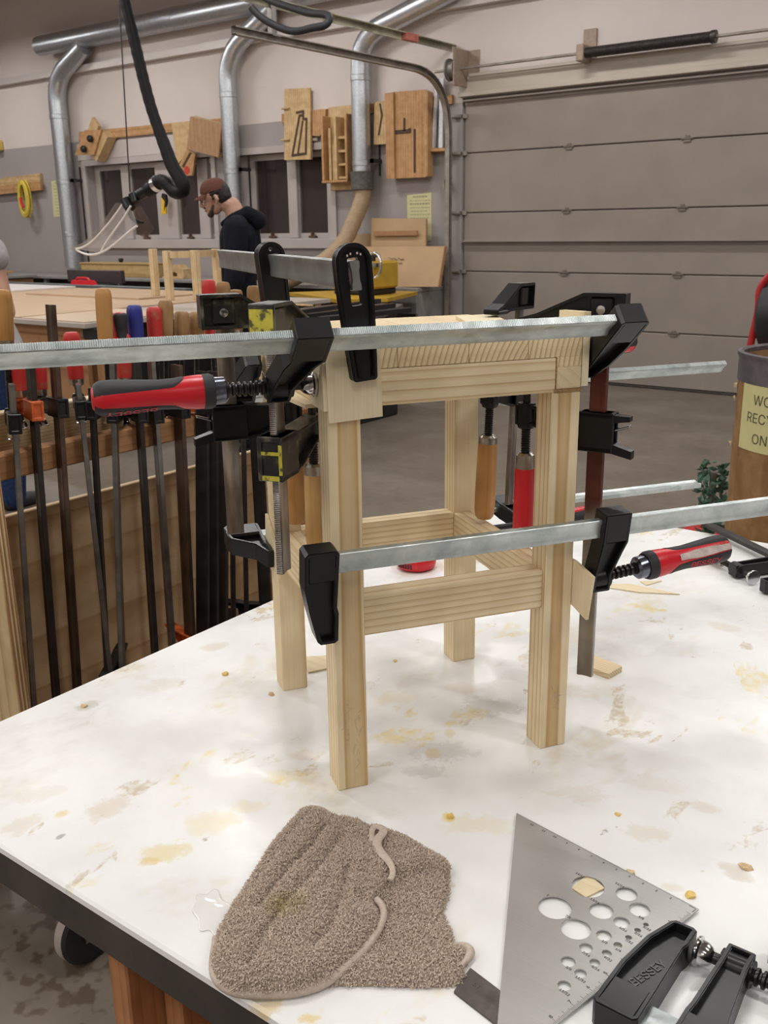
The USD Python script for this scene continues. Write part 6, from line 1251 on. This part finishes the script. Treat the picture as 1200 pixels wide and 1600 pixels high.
# local frame: +x forward (the way he looks), +z up, origin at the floor between the feet
def person_frame(pos, look): a = math.atan2(look[1], look[0]); return frame((pos[0], pos[1], 0), (math.cos(a), math.sin(a), 0), (-math.sin(a), math.cos(a), 0))
def hand_chain(w, d, side, curl=.35, s=1.0):
    """wrist w, pointing d, palm facing inward (side = +1 left hand, -1 right); returns chains and hulls"""
    d = np.asarray(d, float); d /= np.linalg.norm(d); f = np.array([1.0, 0, 0]); f = f - d * (f @ d); f /= np.linalg.norm(f); inn = np.array([0, -side, 0.0]); inn = inn - d * (inn @ d); inn = inn - f * (inn @ f); inn /= np.linalg.norm(inn)
    w = np.asarray(w, float); ch = []; palm = [(w, .026 * s), (w + d * .085 * s + f * .028 * s, .015 * s), (w + d * .08 * s - f * .030 * s, .015 * s), (w + d * .03 * s + f * .022 * s, .018 * s)]
    for k, L in enumerate((.070, .078, .073, .058)):
        b = w + d * .082 * s + f * (.030 - .020 * k) * s; c = b + (d * math.cos(curl) + inn * math.sin(curl)) * L * .5 * s; e = c + (d * math.cos(curl * 2.4) + inn * math.sin(curl * 2.4)) * L * .5 * s
        ch.append([(b, .0098 * s), (c, .0090 * s), (e, .0078 * s)])
    tb = w + d * .028 * s + f * .030 * s; ch.append([(tb, .013 * s), (tb + (d * .6 + f * .75) * .038 * s, .0105 * s), (tb + (d * .95 + f * .5 + inn * .3) * .062 * s, .009 * s)])
    return ch, [palm]

# the man in the cap, head bowed, seen in profile looking left
look = -R[0] * 1.0 + R[2] * -.12; look[2] = 0
PM = person_frame((-4.89, 4.85), look)
mz = lambda v: np.array(v, float) * [1, 1, 1.085]
man = thing('person', 'man in a brown cap and black hooded sweatshirt looking down, beside the left window', 'person', PM)
hd = np.array([.115, 0, 1.728])              # head centre
def hp_(x, y, z): return hd + .86 * np.array([x * .94 + z * .26, y, z * .96 - x * .28])     # head tipped forward
headc = [[(hp_(-.035, 0, .045), .088 * .86), (hp_(.02, 0, .035), .083 * .86)], [(hp_(.02, 0, .03), .074 * .86), (hp_(.045, 0, -.045), .052 * .86)], [(hp_(.045, 0, -.045), .050 * .86), (hp_(.068, 0, -.098), .028 * .86)], [(hp_(-.03, 0, -.03), .062 * .86), (hp_(.02, 0, -.075), .045 * .86)],
         [(hp_(-.045, 0, -.04), .058 * .86), (mz([.0, 0, 1.545]), .060), (mz([-.03, 0, 1.46]), .075)]]
nose = [[(hp_(.098, 0, .028), .010 * .86), (hp_(.122, 0, -.018), .014 * .86), (hp_(.105, 0, -.030), .013 * .86)]]
ears = [[(hp_(-.015, s * .083, .015), .013 * .86), (hp_(-.022, s * .087, -.012), .014 * .86), (hp_(-.010, s * .082, -.034), .009 * .86)] for s in (-1, 1)]
brow = [[(hp_(.088, -.04, .036), .012 * .86), (hp_(.096, 0, .036), .012 * .86), (hp_(.088, .04, .036), .012 * .86)]]
hL, xL = hand_chain(mz([.16, .29, .83]), (.45, -.10, -.9), 1); hR, xR = hand_chain(mz([.20, -.27, .84]), (.5, .12, -.85), -1)
armL = [[(mz([-.02, .20, 1.40]), .055), (mz([.0, .27, 1.12]), .046), (mz([.16, .29, .85]), .030)]]; armR = [[(mz([-.02, -.20, 1.40]), .055), (mz([.02, -.27, 1.12]), .046), (mz([.20, -.27, .86]), .030)]]
body = [[(mz([-.04, 0, 1.40]), .10), (mz([-.02, 0, 1.1]), .11), (mz([-.03, 0, .93]), .12)]] + [[(mz([-.03, s * .09, .92]), .085), (mz([.0, s * .10, .50]), .058), (mz([-.02, s * .10, .10]), .045)] for s in (-1, 1)]
part(man, 'body', blob(headc + nose + ears + brow + armL + armR + hL + hR + body, .011, 8, xL + xR), M_skin, True)
hood = [[(mz([-.03, .17, 1.425]), .075), (mz([-.03, -.17, 1.425]), .075)], [(mz([-.05, 0, 1.41]), .125), (mz([-.045, 0, 1.2]), .150)]]
tor = [[(mz([-.03, .09, 1.36]), .125), (mz([-.02, .08, 1.12]), .118), (mz([-.02, .07, .90]), .118)], [(mz([-.03, -.09, 1.36]), .125), (mz([-.02, -.08, 1.12]), .118), (mz([-.02, -.07, .90]), .118)]]
slv = [[(mz([-.02, s * .195, 1.41]), .085), (mz([.0, s * .27, 1.12]), .068), (mz([.12, s * .285, .92]), .052)] for s in (-1, 1)]
part(man, 'hooded_sweatshirt', blob(hood + tor + slv, .018, 10), M_hoodie, True)
part(man, 'hood', blob([[(mz([-.10, .085, 1.50]), .050), (mz([-.155, .05, 1.46]), .062), (mz([-.165, -.05, 1.46]), .062), (mz([-.10, -.085, 1.50]), .050)], [(mz([-.10, .085, 1.50]), .045), (mz([.0, .10, 1.475]), .030), (mz([.06, .05, 1.44]), .024)], [(mz([-.10, -.085, 1.50]), .045), (mz([.0, -.10, 1.475]), .030), (mz([.06, -.05, 1.44]), .024)]], .012, 8), M_hoodie, True)
part(man, 'trousers', blob([[(mz([-.03, s * .085, .93]), .122), (mz([.0, s * .10, .52]), .082), (mz([-.02, s * .10, .08]), .068)] for s in (-1, 1)], .02, 8), plain('black_trousers', (.010, .010, .013), .9, var=.3, scale=60, spec=.15), True)
for s in (-1, 1): part(man, 'shoe', blob([[(mz([-.05, s * .10, .045]), .044), (mz([.08, s * .105, .042]), .041), (mz([.16, s * .11, .036]), .034)]], .014, 4), M_shoe, True)
# hair under the cap: cropped cap-shaped shell at the back, sideburn and beard
hr = blob([[(hp_(-.058, 0, .0), .080 * .86), (hp_(-.045, 0, .05), .086 * .86)], [(hp_(-.075, 0, -.035), .058 * .86), (hp_(-.06, 0, .03), .078 * .86)]] + [[(hp_(-.03, s * .055, .045), .040 * .86), (hp_(.012, s * .072, .035), .018 * .86)] for s in (-1, 1)] + [[(hp_(.008, s * .070, .035), .014 * .86), (hp_(.010, s * .070, .0), .010 * .86)] for s in (-1, 1)], .010, 4)
part(man, 'hair', hr, M_hair, True)
M_stub = plain('short_beard', (.07, .042, .03), .8, var=.4, scale=120)
bd = blob([[(hp_(.030, s * .052, -.050), .009 * .86), (hp_(.050, s * .038, -.080), .014 * .86), (hp_(.068, 0, -.100), .0285 * .86)] for s in (-1, 1)] + [[(hp_(.099, -.018, -.048), .006 * .86), (hp_(.103, 0, -.045), .007 * .86), (hp_(.099, .018, -.048), .006 * .86)]], .007, 4)
part(man, 'beard', bd, M_stub, True)
part(man, 'mouth', blob([[(hp_(.094, -.020, -.066), .006 * .86), (hp_(.100, 0, -.066), .008 * .86), (hp_(.094, .020, -.066), .006 * .86)]], .005, 3), M_lip, True)
for s in (-1, 1):
    e = part(man, 'eye', trimesh.creation.icosphere(2, .0125).apply_translation(hp_(.083, s * .033, .010)), M_eyew, True)
    part(e, 'iris', trimesh.creation.icosphere(1, .0062).apply_translation(hp_(.0915, s * .034, .0085)), M_iris, True)
# cap: domed crown and curved peak
def capdome():
    V = []; F = []; nu, nv = 12, 32
    for i in range(nu + 1):
        ph = (math.pi / 2) * i / nu * .99
        for j in range(nv):
            a = 2 * math.pi * j / nv; rx = .112 * math.cos(ph) ** .72; ry = .098 * math.cos(ph) ** .72
            V.append(hp_(-.012 + rx * math.cos(a), ry * math.sin(a), .052 + .098 * math.sin(ph) ** 1.0))
    for i in range(nu):
        for j in range(nv):
            a, b = i * nv + j, i * nv + (j + 1) % nv; F += [(a, b, b + nv), (a, b + nv, a + nv)]
    return trimesh.Trimesh(V, F, process=False)
cp = part(man, 'cap', capdome(), M_cap, True)
V = []; F = []; n = 17
for lay_ in (0, .004):
    for i in range(7):
        for j in range(n):
            a = -1.05 + 2.1 * j / (n - 1); r0 = .104; ex_ = .066 * (i / 6) * math.cos(a * .78)
            V.append(hp_(-.012 + r0 * math.cos(a) * 1.03 + ex_, .093 * math.sin(a) * (1 - .05 * i / 6), .056 - lay_ - .018 * (i / 6) - .022 * (abs(a) / 1.05) ** 2 * (i / 6 + .2)))
m_ = 7 * n
for i in range(6):
    for j in range(n - 1):
        a = i * n + j; F += [(a, a + 1, a + n + 1), (a, a + n + 1, a + n), (a + m_, a + n + 1 + m_, a + 1 + m_), (a + m_, a + n + m_, a + n + 1 + m_)]
ring = [j for j in range(n)] + [i * n + n - 1 for i in range(1, 7)] + [6 * n + j for j in range(n - 2, -1, -1)] + [i * n for i in range(5, 0, -1)]
for a, b in zip(ring, ring[1:] + ring[:1]): F += [(a, a + m_, b + m_), (a, b + m_, b)]
pk = trimesh.Trimesh(V, F, process=False); trimesh.repair.fix_normals(pk)
part(cp, 'peak', pk, M_cap, 40)
part(cp, 'button', trimesh.creation.icosphere(1, .009).apply_translation(hp_(-.012, 0, .150)), M_cap, True)

# the person in a grey shirt at the left edge, mostly outside the frame
sh = onx(6, 372, -4.05)
WX, WYp = -4.915, 2.985
PW = frame((WX, WYp, 0), (-.1, 1, 0), (-1, -.1, 0))          # +x forward = away along the room, +y to the picture's left
per = thing('person', 'person in a grey t-shirt and blue jeans cut off by the left edge', 'person', PW)
v = lambda x, y, z: np.array([x, y, z], float)
hL, xL = hand_chain(v(.06, .40, .885), (.25, .1, -1), 1); hR, xR = hand_chain(v(.10, .17, 1.07), (.3, .9, .1), -1)
hc_ = v(.05, .20, 1.64)
chains = [[(hc_ + v(-.03, 0, .04), .088), (hc_ + v(.02, 0, .03), .082)], [(hc_ + v(.03, 0, .02), .070), (hc_ + v(.06, 0, -.09), .036)], [(hc_ + v(-.03, 0, -.04), .06), (v(.0, .16, 1.53), .060), (v(-.02, .10, 1.43), .08)], [(hc_ + v(.10, 0, .02), .010), (hc_ + v(.115, 0, -.02), .013)]]
chains += [[(hc_ + v(0, s * .083, .01), .013), (hc_ + v(-.005, s * .085, -.03), .011)] for s in (-1, 1)]
chains += [[(v(-.02, -.105, 1.40), .055), (v(-.03, -.175, 1.12), .049), (v(.02, -.06, 1.10), .043), (v(.095, .155, 1.072), .028)], [(v(-.02, .26, 1.40), .055), (v(-.04, .35, 1.12), .048), (v(.0, .37, 1.03), .042), (v(.055, .40, .90), .028)]]
chains += [[(v(-.02, .08, 1.36), .12), (v(-.01, .03, 1.0), .11)]] + [[(v(-.02, -.01 + s * .08, .93), .085), (v(.0, .04 + s * .095, .5), .058), (v(-.02, .08 + s * .095, .1), .045)] for s in (-1, 1)]
part(per, 'body', blob(chains + hL + hR, .012, 8, xL + xR), M_skin, True)
shirt = [[(v(-.02, .18, 1.35), .120), (v(-.01, .16, 1.08), .115), (v(-.01, .07, .90), .122)], [(v(-.02, -.02, 1.35), .118), (v(-.01, -.0, 1.08), .112), (v(-.03, -.10, .90), .128)], [(v(-.02, .26, 1.43), .082), (v(-.03, .295, 1.36), .076)], [(v(-.02, -.105, 1.43), .082), (v(-.03, -.138, 1.40), .074)]]
part(per, 'shirt', blob(shirt, .016, 8), M_grey, True)
part(per, 'jeans', blob([[(v(-.03, -.02 + s * .078, .90), .125), (v(.0, .04 + s * .10, .5), .085), (v(-.02, .08 + s * .10, .07), .075)] for s in (-1, 1)], .02, 8), M_jean, True)
for s in (-1, 1): part(per, 'shoe', blob([[(v(-.05, .08 + s * .10, .045), .044), (v(.08, .08 + s * .105, .042), .041), (v(.16, .08 + s * .11, .036), .034)]], .014, 4), M_shoe, True)
part(per, 'hair', blob([[(hc_ + v(-.045, 0, .06), .088), (hc_ + v(.01, 0, .075), .080)], [(hc_ + v(-.06, 0, .0), .075), (hc_ + v(-.045, 0, .05), .085)]], .012, 5), M_hair, True)
for s in (-1, 1):
    e = part(per, 'eye', trimesh.creation.icosphere(2, .0125).apply_translation(hc_ + v(.083, s * .033, .005)), M_eyew, True); part(e, 'iris', trimesh.creation.icosphere(1, .0062).apply_translation(hc_ + v(.0915, s * .034, .004)), M_iris, True)
part(per, 'mouth', blob([[(hc_ + v(.080, -.02, -.06), .006), (hc_ + v(.086, 0, -.06), .008), (hc_ + v(.080, .02, -.06), .006)]], .005, 3), M_lip, True)
